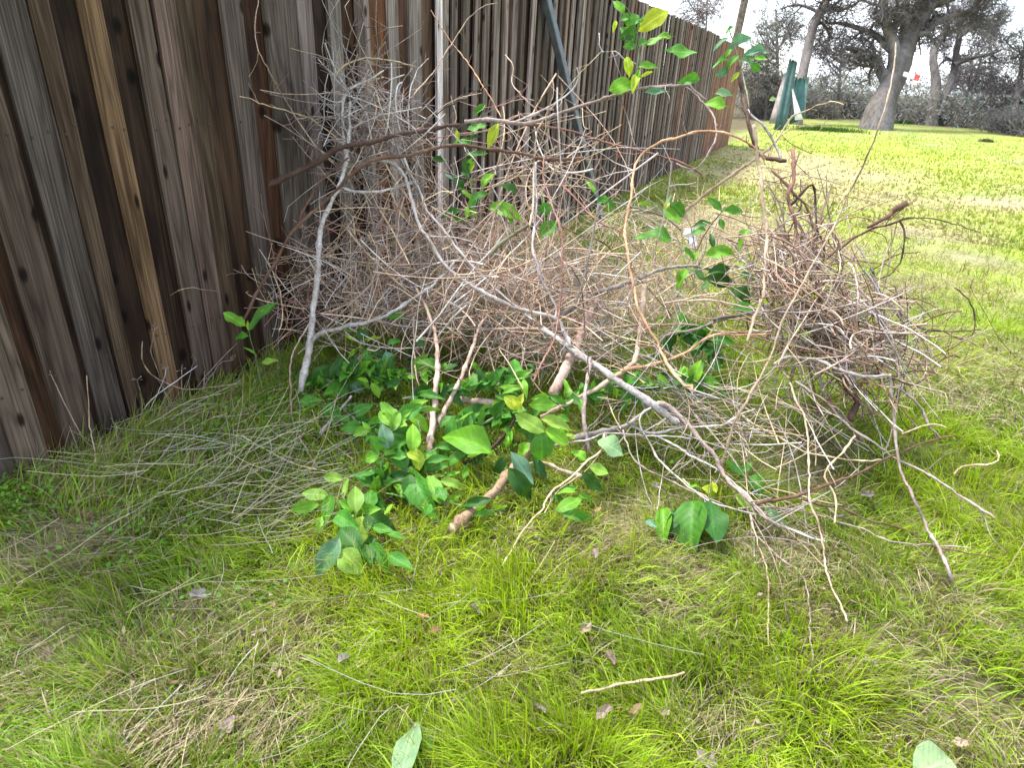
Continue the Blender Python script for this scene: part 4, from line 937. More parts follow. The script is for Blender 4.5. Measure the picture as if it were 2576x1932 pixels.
LIST = [
 # name, label, tone, r0, r1, view, points, depth offset, twigs, twig length
 ('branch', 'dark brown branch jutting left past the pile over the fence boards', 'umber', 10.5, 6, 'A', [(262, 1218), (380, 1165), (560, 1090), (720, 1000), (850, 930), (1010, 890), (1200, 850), (1400, 795), (1640, 752), (1780, 722), (1870, 712)], -.12, 7, .12),
 ('branch', 'long brown branch rising from the lower left fence to the pile top', 'brown', 5, 6.5, 'A', [('W', 527, 690), ('W', 560, 620), ('W', 590, 575), (430, 1650), (640, 1450), (800, 1300), (960, 1130), (1080, 1040), (1200, 1005), (1400, 985), (1550, 930), (1700, 890), (1900, 875), (2150, 912), ('P2', 1160, 970), ('P2', 1300, 1000), ('P2', 1560, 990)], -.08, 8, .10),
 ('branch', 'short brown side branch forking off the long rising branch', 'brown', 5, 3, 'A', [(500, 1560), (560, 1430), (640, 1270), (700, 1180), (850, 1060), (930, 995)], -.05, 2, .08),
 ('branch', 'white barked upright trunk piece standing left in the pile', 'white', 13, 5, 'P5', [(140, 880), (180, 700), (205, 560), (225, 400), (250, 200), (270, 0), ('A', 720, 1540), ('A', 790, 1370), ('A', 870, 1180), ('A', 910, 1060), ('A', 930, 930), ('A', 940, 800), ('A', 945, 650), ('A', 950, 500)], 0, 9, .16),
 ('branch', 'whitish branch bent over at its top left of the pale batten', 'white', 6, 3, 'A', [(895, 1010), (880, 800), (875, 600), (865, 530), (900, 430), (980, 380), (1100, 330), (1230, 270)], .05, 7, .14),
 ('twig', 'thin arched tan twig at the top left of the pile', 'straw', 3.2, 1.6, 'A', [(820, 300), (880, 230), (980, 175), (1100, 155), (1230, 175), (1380, 200), (1500, 240)], 0, 4, .08),
 ('vine', 'thin pale vine hanging down in front of the left fence boards', 'tan', 1.6, 2.6, 'A', [('P1', 1662, 0), ('P1', 1640, 200), ('P1', 1670, 350), (240, 230), (300, 350), (370, 460), (440, 590), (520, 710), (610, 850), (700, 950), (790, 1030)], 0, 3, .09),
 ('twig', 'forked yellowish twig reaching left across the fence boards', 'straw', 2.8, 1.5, 'A', [(860, 870), (800, 800), (720, 740), (580, 650), (440, 595), (270, 545), (120, 490), (0, 450)], 0, 5, .10),
 ('branch', 'grey white curved branch sweeping down from the pile top', 'grey', 5.5, 7.5, 'A', [(1180, 1010), (1290, 1040), (1370, 1110), (1420, 1210), (1460, 1350), (1500, 1480), (1530, 1580), (1590, 1659), ('P5', 1090, 90), ('P5', 1290, 240), ('P5', 1520, 350), ('P5', 1770, 410), ('P5', 1840, 490), ('P5', 1890, 600)], -.05, 8, .15),
 ('branch', 'longest grey branch running diagonally through the pile to lower right', 'grey', 5, 4, 'A', [(1400, 1000), (1440, 1100), (1530, 1270), (1590, 1420), (1700, 1560), ('P5', 1180, 0), ('P5', 1300, 140), ('P5', 1400, 240), ('P5', 1560, 370), ('P5', 1700, 480), ('P5', 1880, 600), ('P5', 2000, 680)], 0, 8, .15),
 ('branch', 'thick silver grey bough at the centre with a ragged lower stub', 'grey', 9.5, 12, 'P5', [(1700, 480), (1880, 600), (2000, 680), ('C', 680, 10), ('C', 860, 120), ('C', 1000, 220), ('C', 1190, 340), ('C', 1340, 440), ('C', 1480, 540), ('C', 1560, 590)], -.03, 4, .14),
 ('branch', 'grey branch continuing from the silver bough down to the ground', 'mauve', 8, 4, 'C', [(1390, 450), (1480, 480), (1580, 570), (1680, 670), (1780, 790), (1880, 900), (1930, 1010), (1990, 1110), (2110, 1230), (2212, 1320), ('D', 250, 1170), ('D', 400, 1255)], -.05, 9, .20),
 ('branch', 'bow shaped whitish branch lying level across the left trunk piece', 'white', 5.5, 4, 'A', [(890, 1255), (980, 1280), (1120, 1280), (1250, 1260), (1400, 1215), (1480, 1200)], .02, 3, .1),
 ('branch', 'smooth grey limb branching right from the foot of the white trunk piece', 'grey', 8, 4, 'P5', [(215, 555), (270, 510), (400, 480), (550, 450), (690, 400), (830, 310), (970, 220), (1070, 130), (1130, 60)], -.02, 5, .14),
 ('twig', 'sagging grey twig under the smooth grey limb', 'slate', 3, 2, 'P5', [(650, 420), (740, 460), (900, 465), (1050, 420), (1200, 330), (1300, 280)], -.01, 2, .1),
 ('twig', 'lowest sagging grey twig above the left leaves', 'grey', 2.6, 1.6, 'P5', [(430, 500), (520, 560), (620, 590), (750, 605), (930, 595)], -.02, 1, .08),
 ('vine', 'pale hoop of vine bowing left of the leafy cuttings', 'tan', 2.8, 2.2, 'P5', [(210, 430), (130, 560), (90, 650), (80, 760), (95, 950), (130, 1130), (190, 1270), (255, 1360)], -.12, 0, .1),
 ('branch', 'pinkish upright branch forking in a narrow vee, thicker left arm', 'pink', 10, 4.5, 'P5', [(968, 1275), (985, 1150), (1010, 980), (1030, 800), (1025, 640), (990, 480), (940, 350), (880, 240)], .02, 4, .12),
 ('branch', 'pinkish straight right arm of the narrow vee', 'pink', 8, 5, 'P5', [(985, 1150), (1080, 980), (1160, 820), (1220, 650), (1290, 480), (1345, 400)], .05, 3, .1),
 ('branch', 'thick beige bough slanting steeply behind the silver bough', 'pink', 17, 12, 'P5', [(1765, 895), (1830, 760), (1900, 620), (1960, 480), ('B', 880, 1080), ('B', 960, 980)], .08, 2, .1),
 ('branch', 'beige bough lying nearly level among the dark leaves', 'tan', 11, 9, 'P5', [(1115, 938), (1250, 945), (1440, 965)], .1, 0, .1),
 ('branch', 'tan bough curving up from the leaves across the silver bough', 'tan', 5, 10, 'C', [(400, 562), (560, 490), (740, 400), (900, 310), (1040, 220), (1150, 130), (1200, 40), ('B', 1240, 1300), ('B', 1260, 1150), ('B', 1270, 1000), ('B', 1270, 930)], .0, 4, .12),
 ('branch', 'grey brown stick standing nearly upright under the silver bough', 'mauve', 6, 5, 'C', [(808, 860), (790, 760), (770, 600), (760, 450), (770, 320), (790, 200), (805, 60)], -.04, 4, .1),
 ('branch', 'dark brown arm bending right at the foot of the silver bough', 'slate', 8, 5.5, 'C', [(690, 740), (850, 690), (1020, 660), (1140, 620), (1210, 560), (1290, 490), (1390, 450)], -.03, 3, .12),
 ('branch', 'pale grey twig rising right from the bent brown arm', 'ash', 4, 3, 'C', [(1170, 640), (1350, 710), (1550, 665), (1650, 650), (1800, 640), (1920, 620), (2010, 570), (2120, 510), (2212, 480)], -.02, 4, .12),
 ('twig', 'straight pale twig running under the grey branch to the two dark leaves', 'ash', 3.4, 2.2, 'C', [(1350, 710), (1500, 790), (1640, 870), (1800, 950), (1910, 1030), (2100, 1190), (2212, 1290)], -.01, 3, .12),
 ('twig', 'drooping twig looping down from the bent arm to the lower right', 'ash', 3, 2, 'C', [(1340, 490), (1250, 560), (1270, 660), (1330, 760), (1390, 880), (1480, 980), (1600, 1080), (1700, 1170), (1850, 1260), (2000, 1310), (2212, 1360)], -.05, 3, .12),
 ('twig', 'mauve twig curving over the bare grass below the bent arm', 'mauve', 2.8, 1.8, 'C', [(1090, 680), (1110, 760), (1150, 880), (1230, 990), (1340, 1060), (1500, 1130), (1650, 1200), (1800, 1270), (1950, 1330)], -.04, 2, .1),
 ('twig', 'whitish level twig above the crinkled round leaf', 'ash', 3.2, 2, 'C', [(530, 800), (700, 770), (850, 745), (950, 705), (1150, 715), (1350, 725), (1550, 735), (1700, 760)], -.05, 2, .1),
 ('twig', 'yellowish crooked twig pointing at the viewer over the lower lawn', 'straw', 3.2, 2, 'C', [(940, 715), (920, 840), (800, 930), (680, 1060), (500, 1190), (400, 1350), (300, 1460), (210, 1560), (160, 1659), ('W', 1072, 1228)], -.06, 3, .1),
 ('vine', 'long orange vine arching over from the right tangle and dropping to a hook', 'orange', 4.2, 4.6, 'P3', [(530, 1030), (470, 960), (380, 900), (250, 855), (100, 850), (0, 875), ('P2', 2060, 910), ('P2', 1950, 970), ('P2', 1880, 1060), ('P2', 1850, 1250), ('B', 1130, 300), ('B', 1100, 450), ('B', 1110, 620), ('B', 1130, 780), ('B', 1160, 950), ('B', 1180, 1100), ('B', 1230, 1210), ('B', 1290, 1340), ('B', 1360, 1450), ('C', 1360, 10), ('C', 1420, 130), ('C', 1500, 260), ('C', 1580, 330), ('C', 1640, 335), ('C', 1632, 375)], -.1, 3, .07),
 ('branch', 'gnarled dark upright stem below the right leaf sprig', 'umber', 6.5, 6, 'P3', [(360, 430), (390, 580), (420, 700), (450, 830), (480, 940), (530, 1010), (600, 1030), (690, 1040)], -.06, 5, .1),
 ('branch', 'pale forked stick right of the gnarled dark stem', 'ash', 4.5, 3.5, 'P3', [(640, 1035), (630, 970), (590, 890), (540, 800), (470, 750), (430, 700)], -.04, 3, .1),
 ('twig', 'thin pale shoot reaching right towards the green sheets', 'straw', 3.2, 1.6, 'P3', [(560, 960), (620, 880), (700, 760), (800, 720), (940, 680), (1022, 695)], -.02, 2, .06),
 ('vine', 'reddish stub with sawn top rising from the right tangle', 'red', 6.5, 4, 'H', [(450, 580), (455, 700), (450, 850), (400, 960), (410, 1050), (450, 1150), (480, 1300), (500, 1420), (550, 1540), (600, 1640)], -.05, 2, .08),
 ('vine', 'long straight pale vine dropping through the left of the right tangle', 'tan', 5.5, 4.2, 'H', [(125, 380), (150, 620), (180, 800), (190, 1000), (210, 1200), (222, 1350), (200, 1659), ('P6', 500, 400), ('P6', 445, 550), ('P6', 400, 680)], -.16, 2, .06),
 ('vine', 'wavy brown vine snaking down into the right tangle', 'brown', 4.2, 3.4, 'H', [(290, 770), (380, 870), (480, 980), (560, 1080), (610, 1220), (630, 1290), (580, 1380), (630, 1470), (650, 1560)], -.06, 3, .08),
 ('vine', 'dark hooked vine curling at the top of the right tangle', 'umber', 4, 3.2, 'H', [(430, 1060), (520, 970), (600, 880), (635, 930), (640, 1050), (650, 1180), (680, 1300), (720, 1400), (730, 1490)], -.03, 4, .08),
 ('branch', 'thin brown branch arching right from the tangle over the lawn', 'brown', 4.6, 1.4, 'H', [(700, 1530), (850, 1420), (1000, 1310), (1150, 1230), (1300, 1190), (1400, 1145), (1550, 1130), (1700, 1145), (1840, 1185), (2040, 1255)], -.05, 6, .12),
 ('branch', 'short brown branch ending in a pale sawn disc over the lawn', 'brown', 11, 4, 'H', [(1415, 1035), (1395, 1045), (1350, 1075), (1310, 1100), (1260, 1150), (1180, 1200), (1080, 1250)], -.06, 0, .08),
 ('twig', 'dark twig bowing down in a half loop right of the tangle', 'umber', 3, 1.8, 'H', [(1350, 1190), (1390, 1270), (1395, 1400), (1370, 1540), (1280, 1659), ('P6', 1250, 290), ('P6', 1130, 360)], -.05, 3, .08),
 ('twig', 'slate twig slanting down right across the tangle edge', 'slate', 2.4, 2.8, 'H', [(985, 1380), (1040, 1470), (1090, 1560), (1130, 1650), ('P6', 1200, 200), ('P6', 1270, 370), ('P6', 1380, 490), ('P6', 1480, 570), ('P6', 1560, 600)], -.03, 3, .1),
 ('twig', 'thin wavy twig level with the top of the tangle, lawn behind', 'brown', 2.2, 1.4, 'H', [(650, 1620), (800, 1560), (960, 1530), (1080, 1540), (1200, 1560), (1320, 1620)], -.02, 2, .07),
 ('twig', 'thin brown twig curving up beside the half loop twig', 'brown', 2.4, 1.4, 'H', [(1100, 1610), (1180, 1570), (1250, 1520), (1370, 1475), (1530, 1460)], -.02, 2, .06),
 ('cane', 'very long thin cane leaning up across the right tangle to the oak', 'tan', 3.6, 2.0, 'C', [(1915, 1010, -.02), ('P6', 330, 1210, -.1), ('P6', 420, 1050, -.15), ('P6', 540, 830, -.2), ('P6', 620, 620, -.22), ('P6', 720, 420, -.25), ('H', 690, 1500, -.25), ('H', 780, 1340, -.25), ('H', 880, 1120, -.25), ('H', 970, 920, -.25), ('H', 1100, 660, -.2), ('H', 1190, 440, -.2), ('F', 690, 1200, -.2), ('F', 770, 900, -.2), ('F', 810, 540, -.2)], -.2, 3, .05),
 ('branch', 'grey bent branch crossing the bottom of the right tangle', 'grey', 5.2, 4.6, 'P6', [(590, 800), (700, 765), (850, 790), (950, 830), (1030, 865), (1180, 900), (1335, 895)], -.12, 2, .08),
 ('cane', 'grey cane dropping from the tangle edge to the right lawn', 'mauve', 3.8, 4.4, 'D', [(1270, -60), (1280, 30), (1300, 250), (1340, 550), (1380, 780), (1470, 1000), (1570, 1200), (1660, 1390), (1740, 1530), (1785, 1659)], -.1, 2, .05),
 ('cane', 'brown cane rising gently right above the lower right twigs', 'brown', 4.6, 2.2, 'D', [(120, 1030), (300, 990), (500, 950), (700, 870), (900, 800), (1050, 740), (1220, 640), (1400, 570), (1600, 490), (1800, 435)], -.06, 3, .08),
 ('branch', 'long grey branch slanting from the tangle out to the right lawn', 'mauve', 3.8, 3, 'D', [(470, 0), (600, 90), (750, 200), (830, 310), (930, 410), (1050, 490), (1160, 570), (1290, 660), (1450, 740), (1650, 850), (1850, 990), (2000, 1090), (2130, 1190)], -.03, 5, .12),
 ('twig', 'pale thin twig nearly level across the mid right lawn', 'straw', 2.4, 2.2, 'D', [(0, 270), (150, 370), (300, 440), (400, 500), (550, 580), (700, 620), (900, 660), (1100, 690), (1280, 680)], -.02, 3, .1),
 ('twig', 'dark wiry twig lying low toward the far right lawn', 'brown', 3, 1.6, 'D', [(520, 980), (700, 1030), (850, 1050), (1000, 1110), (1160, 1170), (1350, 1200), (1480, 1260), (1600, 1340), (1700, 1380), (1850, 1410), (2180, 1465)], -.02, 3, .1),
 ('twig', 'mauve wiry twig lying just below the dark wiry one', 'mauve', 2.6, 1.6, 'D', [(0, 1075), (300, 1065), (500, 1095), (650, 1110), (850, 1190), (1050, 1250), (1200, 1340), (1400, 1380), (1650, 1390), (1950, 1420)], -.01, 2, .1),
 ('vine', 'pale vine falling straight down over the lower right lawn', 'tan', 2.8, 2, 'D', [(430, 0), (480, 150), (550, 300), (580, 500), (590, 700), (585, 900), (600, 1050), (650, 1150), (690, 1280), (710, 1450), (750, 1659), ('W', 1832, 1345)], -.1, 3, .08),
 ('twig', 'reddish brown twig drooping to the lawn right of the tangle', 'mauve', 3.6, 3, 'D', [(1280, 10), (1400, 90), (1500, 180), (1560, 260), (1600, 350), (1700, 460)], -.03, 3, .08),
 ('twig', 'short cream twig crossing the drooping reddish twig', 'straw', 2.6, 2, 'D', [(1380, 440), (1500, 390), (1600, 355), (1680, 355), (1750, 382)], -.05, 1, .05),
 ('twig', 'pale S curved twig lying alone on the right lawn', 'straw', 3, 2.2, 'D', [(1810, 775), (1870, 720), (1950, 705), (2040, 715), (2150, 700), (2192, 660), (2170, 590)], 0, 2, .05),
 ('vine', 'cream curling vine end hanging below the tangle', 'straw', 3, 2.4, 'D', [(975, 455), (900, 570), (770, 720), (735, 820), (790, 920), (835, 1050), (820, 1210)], -.06, 1, .06),
 ('twig', 'thin twig hanging to the lawn under the pale leaf at lower right', 'tan', 2.2, 1.4, 'D', [(90, 1120), (140, 1350), (190, 1500), (222, 1659), ('W', 1655, 1385)], -.02, 2, .08),
 ('twig', 'thin twig trailing lower right across straw coloured grass', 'mauve', 2, 1.3, 'D', [(100, 1260), (260, 1400), (400, 1520), (560, 1659), ('W', 1760, 1420)], 0, 2, .08),
 ('branch', 'bleached stick on the ground under the lower right twigs', 'white', 4.5, 3, 'D', [(0, 890), (100, 1020), (250, 1170), (400, 1250), (550, 1310), (715, 1362)], 0, 2, .1),
 ('twig', 'dark twig sticking straight out right of the tangle', 'umber', 3, 1.6, 'P6', [(1130, 690), (1330, 640), (1500, 610), (1700, 600), (1910, 590)], -.04, 2, .1),
 ('vine', 'thin dark looping vine at the far right of the tangle', 'umber', 2.2, 1.8, 'P6', [(1750, 320), (1850, 410), (1890, 520), (1870, 620), (1800, 660), (1690, 610), (1560, 590)], -.05, 1, .06),
 ('twig', 'hooked brown twig at the lower right of the tangle', 'brown', 3.4, 2.2, 'P6', [(1300, 870), (1470, 940), (1580, 900), (1650, 810), (1740, 750), (1800, 762)], -.05, 2, .07),
 ('branch', 'shaggy dark stub hanging below the right tangle', 'umber', 8, 9, 'P6', [(1030, 880), (1070, 980), (1130, 1050), (1110, 1110), (1090, 1175)], .0, 5, .08),
 ('branch', 'grey green branch slanting up right behind the orange vine', 'slate', 9, 3.5, 'B', [(580, 1180), (700, 1090), (850, 990), (950, 960), (1120, 910), (1250, 870), (1400, 810), (1540, 780), (1680, 770), (1820, 790), (1950, 840), (2080, 910), (2150, 950)], .04, 5, .12),
 ('cane', 'thin reddish cane running upright through the pile centre', 'red', 2.8, 3.2, 'B', [('P2', 1300, 1000), ('P2', 1290, 1130), (450, 110), (520, 300), (560, 440), (575, 700), (580, 900), (560, 1100), (540, 1250), (490, 1440), (440, 1540), ('C', 400, 150), ('C', 325, 300)], -.14, 3, .07),
 ('branch', 'grey stem standing upright left of the reddish cane', 'grey', 5, 4.5, 'B', [(360, -100), (370, 60), (372, 300), (352, 600), (380, 750), (420, 900), (480, 1000), (540, 1130), (525, 1230)], -.02, 4, .1),
 ('branch', 'pale level stick crossing the middle of the pile', 'tan', 4.2, 3, 'B', [(0, 1300), (300, 1305), (600, 1300), (900, 1300), (1200, 1270), (1500, 1260), (1700, 1270), (1900, 1335), (2200, 1330)], .0, 4, .1),
 ('branch', 'grey stick reaching right into the tangle from the pile middle', 'slate', 5, 3, 'B', [(1380, 1440), (1480, 1340), (1700, 1300), (1900, 1230), (2050, 1190), (2212, 1170), ('P6', 200, 530), ('P6', 420, 490), ('P6', 650, 465), ('P6', 850, 480)], -.06, 3, .1),
 ('branch', 'tan stick slanting right below the grey stick', 'orange', 5.5, 2.6, 'B', [(1080, 1650), (1340, 1590), (1600, 1500), (1850, 1350), (2000, 1330), ('P6', 200, 610), ('P6', 400, 605), ('P6', 600, 605)], -.02, 3, .1),
 ('twig', 'pinkish crooked twig above the grey stick', 'pink', 3.2, 2, 'B', [(1440, 1080), (1600, 1060), (1820, 1055), (2000, 1080), (2180, 1120), ('P6', 460, 460)], -.04, 2, .08),
 ('branch', 'red brown branch angling down right from the pile top', 'red', 4, 2.4, 'B', [('P2', 1420, 1180), (580, 90), (700, 210), (800, 330), (920, 420), (1090, 500), (1160, 590), (1225, 655)], .02, 3, .08),
 ('twig', 'bluish grey twig behind the orange vine with a leafy tip', 'slate', 3.4, 3, 'B', [(1000, 225), (1200, 280), (1440, 350), (1600, 470)], .1, 2, .1),
 ('twig', 'brown twig dipping across the orange vine', 'brown', 2.6, 2, 'B', [(560, 430), (720, 500), (880, 545), (1000, 640), (1150, 780), (1480, 1180)], .02, 3, .1),
 ('cane', 'dark straight cane pinned upright over the silver bough', 'umber', 2.4, 2, 'B', [(640, 760), (730, 900), (760, 1100), (790, 1400), ('C', 795, 30), ('C', 800, 265)], -.12, 2, .06),
 ('branch', 'olive green stub deep in the straw coloured twigs', 'olive', 8, 5, 'B', [(-40, 690), (60, 585), (180, 500), (330, 400)], .05, 2, .1),
 ('branch', 'broad pale stick leaning right in front of the far lawn', 'tan', 7, 5, 'B', [(1560, 360), (1630, 285), (1750, 180), (1930, 40), ('P3', 440, 1020), ('P3', 560, 930)], .12, 2, .08),
 ('cane', 'straight thin orange cane crossing the fence boards above the pile', 'orange', 2, 2.6, 'P2', [(570, 60), (680, 250), (800, 410), (900, 590), (1000, 765)], .05, 3, .08),
 ('twig', 'arched pale twig rising to the top edge left of the steel bar', 'tan', 2.6, 1.8, 'P2', [(430, 640), (500, 560), (600, 440), (700, 290), (770, 180), (830, 100), (900, 40), (1000, 10)], .02, 4, .1),
 ('twig', 'wriggling pale twig pointing up left of the steel bar', 'pink', 1.8, 2.8, 'P2', [(1050, 350), (1090, 430), (1085, 540), (1130, 600), (1200, 680), (1260, 740)], 0, 2, .08),
 ('branch', 'tan branch running up the pile middle with a curled tip', 'tan', 2.2, 4.4, 'P2', [(1350, 510), (1360, 590), (1340, 670), (1300, 760), (1250, 850), (1240, 1000), (1235, 1150), (1225, 1320), (1200, 1450)], -.06, 4, .1),
 ('branch', 'pale crooked branch reaching up beside the foot of the steel bar', 'ash', 2, 4.4, 'P2', [(1510, 430), (1520, 510), (1480, 580), (1400, 640), (1300, 700), (1130, 775)], -.03, 4, .1),
 ('branch', 'long branch along the pile top rising right to the leafy sprig', 'mauve', 8, 4, 'P2', [(790, 782), (900, 770), (1010, 772), (1160, 790), (1270, 765), (1400, 715), (1550, 670), (1750, 610), (1950, 567), (2195, 562), ('P3', 60, 590), ('P3', 140, 660)], -.08, 6, .12),
 ('twig', 'thin hanging twig dropping from the upper right sprig', 'mauve', 2.2, 2, 'P2', [(1740, 330), (1790, 500), (1800, 650), (1850, 800), (1885, 940)], -.08, 1, .06),
 ('twig', 'tiny whitish crooked twig near the upper leaf sprig', 'white', 1.8, 2.4, 'P2', [(1655, 210), (1662, 320), (1750, 330), (1810, 380), (1880, 405)], -.02, 3, .05),
 ('branch', 'dark red branch running right along the pile top under the sprig', 'red', 5, 3.5, 'P2', [(1160, 800), (1340, 812), (1500, 840), (1700, 910), (1900, 960), (2195, 1050), ('P3', 120, 1120)], -.02, 4, .1),
 ('vine', 'brown looped vine hanging below the upper right sprig', 'mauve', 4.2, 3, 'P3', [(0, 545), (60, 580), (130, 650), (200, 740), (212, 850), (170, 960), (80, 1075), (-40, 1040)], -.04, 2, .06),
 ('twig', 'black thorny twig silhouetted over the fence left of centre', 'black', 2.4, 1.4, 'P2', [(600, 740), (660, 690), (740, 650), (830, 590), (945, 548)], .02, 6, .04),
 ('twig', 'black spiky twig near the top edge above the left thorns', 'black', 1.8, 1.3, 'P2', [(20, 230), (90, 190), (200, 170), (330, 178)], .02, 4, .05),
 ('twig', 'wiry grey twig standing up left of the white batten', 'grey', 3, 1.6, 'A', [(1440, 800), (1430, 600), (1440, 440), (1480, 320), (1520, 230), (1600, 140)], 0, 5, .1),
 ('twig', 'pale twig forming a low arch at the left thorn mass', 'white', 3.2, 2, 'A', [(940, 740), (1060, 690), (1200, 630), (1330, 600), (1440, 590), (1540, 570)], 0, 5, .1),
 ('twig', 'grey twig slanting down through the left thorn mass', 'grey', 2.6, 3, 'A', [(730, 20), (760, 120), (820, 270), (900, 410), (980, 500), (1060, 580), (1100, 700), (1130, 850), (1170, 1000)], 0, 5, .12),
 ('twig', 'straight grey twig leaning left at the pile left edge', 'ash', 2, 2.8, 'A', [(670, 160), (760, 250), (850, 350), (920, 430)], .02, 2, .07),
 ('branch', 'weathered pale stub lying on straw left of the leafy cuttings', 'ash', 3.5, 6, 'P5', [(470, 910), (420, 970), (350, 1050), (260, 1150)], 0, 2, .06),
 ('twig', 'thin pale rod slanting through the dark leaves under the vee', 'tan', 2.6, 2.2, 'P5', [(690, 130), (760, 110), (860, 330), (880, 560), (900, 800), (950, 950), (975, 1080)], .06, 2, .08),
 ('branch', 'dark brown stem crossing the big leaves at bottom centre', 'umber', 6, 5, 'G', [(1560, 560), (1740, 480), (1870, 370), (1960, 250), (2050, 90), (2075, -20)], -.03, 1, .05),
 ('log', 'sawn tan log with flat end lying in the grass below the leaves', 'logwood', 13.5, 13, 'G', [(1465, 1100), (1560, 1030), (1680, 930), (1850, 760), (2000, 600), (2130, 420)], .03, 0, .05),
 ('branch', 'tan stick on the ground right of the sawn log', 'tan', 3.5, 5.5, 'C', [(290, 960), (400, 940), (520, 990), (660, 1040), (750, 1075)], 0, 1, .05),
 ('stick', 'straight pale stick lying flat on the bottom lawn', 'straw', 3.0, 2.6, 'J', [(300, 795), (450, 765), (600, 745), (755, 715)], 0, 0, .05),
]
for (nm, lab, tone, r0, r1, v, pts, d, tw, tl) in LIST:
    cat = {'branch': 'branch', 'twig': 'twig', 'vine': 'vine', 'cane': 'cane', 'log': 'log', 'stick': 'stick'}[nm]
    branch(nm, lab, cat, tone, r0, r1, v, pts, d, tw, tl, GBR if nm != 'stick' else None)

# ------------------------------------------------------------------ tangles of fine twigs, too many to count
def tangle(name, label, spots, cols, rad, ln, kink, side=0, flat=0.0, K=8, arc=.07, along=None):
    """spots: view, x, y, spread x, spread y (view px), depth offset, depth spread, count"""
    b = Bag(); PP = []
    for (v, x, y, sx, sy, d, ds, n) in spots:
        X = rng.normal(x, sx, n); Y = rng.normal(y, sy, n)
        st = []
        for a, c in zip(X, Y):
            px, py = zp(v, a, c); st.append(at(px, py, pile_t(px, py, d + abs(rng.normal(0, ds)))))
        st = np.array(st)
        di = rng.normal(0, 1, (n, 3)); di[:, 2] *= 1 - flat
        if along is not None: di = di * .55 + np.asarray(along) * np.where(rng.random((n, 1)) < .5, 1, -1)
        PP.append(walk(st, di, rng.uniform(*ln, n), K, kink, arc=arc))
    P = np.concatenate(PP); P = P - (P.mean(1, keepdims=True) - P[:, :1]) * .8
    off = (P - FP0) @ FN
    P = P + np.where(off < .03, .03 - off, 0)[:, :, None] * FN
    P[:, :, 2] = np.maximum(P[:, :, 2], .006)
    n = len(P); R = rng.uniform(*rad, n)[:, None] * np.linspace(1.15, .55, K)
    V, Q = tubes(P, R, 4)
    c = np.array(cols)[rng.integers(0, len(cols), n)] * rng.uniform(.7, 1.25, (n, 1))
    b.add(V, Q, None, np.repeat(c, K * 4, axis=0))
    if side:
        P2, R2 = grow(P, R, side, ln[0] * .12, ln[1] * .28, .7, 4, .25, .05, .1); R2 = np.maximum(R2, .0006)
        off = (P2 - FP0) @ FN; P2 = P2 + np.where(off < .03, .03 - off, 0)[:, :, None] * FN; P2[:, :, 2] = np.maximum(P2[:, :, 2], .006)
        V, Q = tubes(P2, R2, 3); b.add(V, Q, None, np.repeat(np.repeat(c, side, axis=0), 12, axis=0))
    tag(link(name, b.mesh(name, [M_TANGLE])), label, 'twigs', None, 'stuff')
TDIR = unit(at(*zp('P6', 1300, 800), 2.6) - at(*zp('P6', 500, 100), 2.85))
br = lambda c, k=1.3: tuple(q * k for q in c)
TN, WT, MV = [br(BARK['tan'], 1.45), br(BARK['pink'], 1.4), br(BARK['straw'], 1.3), br(BARK['ash'], 1.3), br(BARK['mauve'], 1.3), br(BARK['red'], 1.5)], [BARK['white'], BARK['grey'], BARK['ash'], BARK['mauve'], BARK['tan']], [br(BARK['mauve'], 1.5), br(BARK['tan'], 1.25), br(BARK['tan'], 1.0), br(BARK['brown'], 2.0), br(BARK['pink'], 1.0), br(BARK['ash'], 1.2)]
tangle('thorn_twigs', 'pale grey thorny twigs massed at the upper left of the pile', [('A', 1050, 620, 150, 240, .0, .18, 46), ('A', 1350, 800, 230, 200, .05, .22, 40), ('A', 950, 1100, 160, 230, 0, .2, 24), ('A', 850, 400, 90, 180, 0, .1, 12)],
       WT, (.0015, .0031), (.3, .8), .10, 4)
tangle('straw_twigs', 'dense tan dry twigs filling the middle of the pile by the fence', [('P5', 550, 270, 270, 120, .06, .28, 165), ('P5', 1250, 230, 320, 150, .06, .35, 260), ('P5', 1750, 300, 280, 160, .02, .35, 210), ('P2', 1250, 1050, 210, 210, .05, .3, 80), ('A', 1450, 1500, 380, 150, .05, .25, 100), ('B', 1400, 900, 340, 270, .08, .3, 140), ('P5', 1600, 520, 420, 120, .03, .25, 150)],
       TN, (.0013, .0031), (.3, .8), .075, 1, arc=.10, K=11)
tangle('arched_canes', 'longer pale arched canes woven through the top of the pile', [('P5', 700, 250, 240, 150, -.05, .15, 10), ('P5', 1350, 300, 360, 170, -.06, .16, 18), ('P2', 1250, 1050, 240, 180, -.05, .15, 9), ('A', 1250, 800, 230, 220, -.04, .15, 5), ('B', 1400, 1150, 340, 200, -.05, .12, 11)],
       [br(BARK['white'], 1.1), br(BARK['tan'], 1.3), br(BARK['pink'], 1.2), br(BARK['ash'], 1.2)], (.0026, .0048), (.5, 1.3), .04, 2, arc=.07, K=13)
tangle('fine_stems', 'upright straw coloured weed stems behind the pile middle', [('P5', 1100, 120, 500, 110, .45, .3, 420), ('B', 1700, 500, 450, 160, .4, .6, 240), ('P2', 1050, 1520, 380, 80, .4, .3, 200)],
       [br(BARK['straw'], 1.2), br(BARK['tan'], 1.2), br(BARK['straw'], 1.3)], (.0009, .0018), (.2, .5), .07, 2)
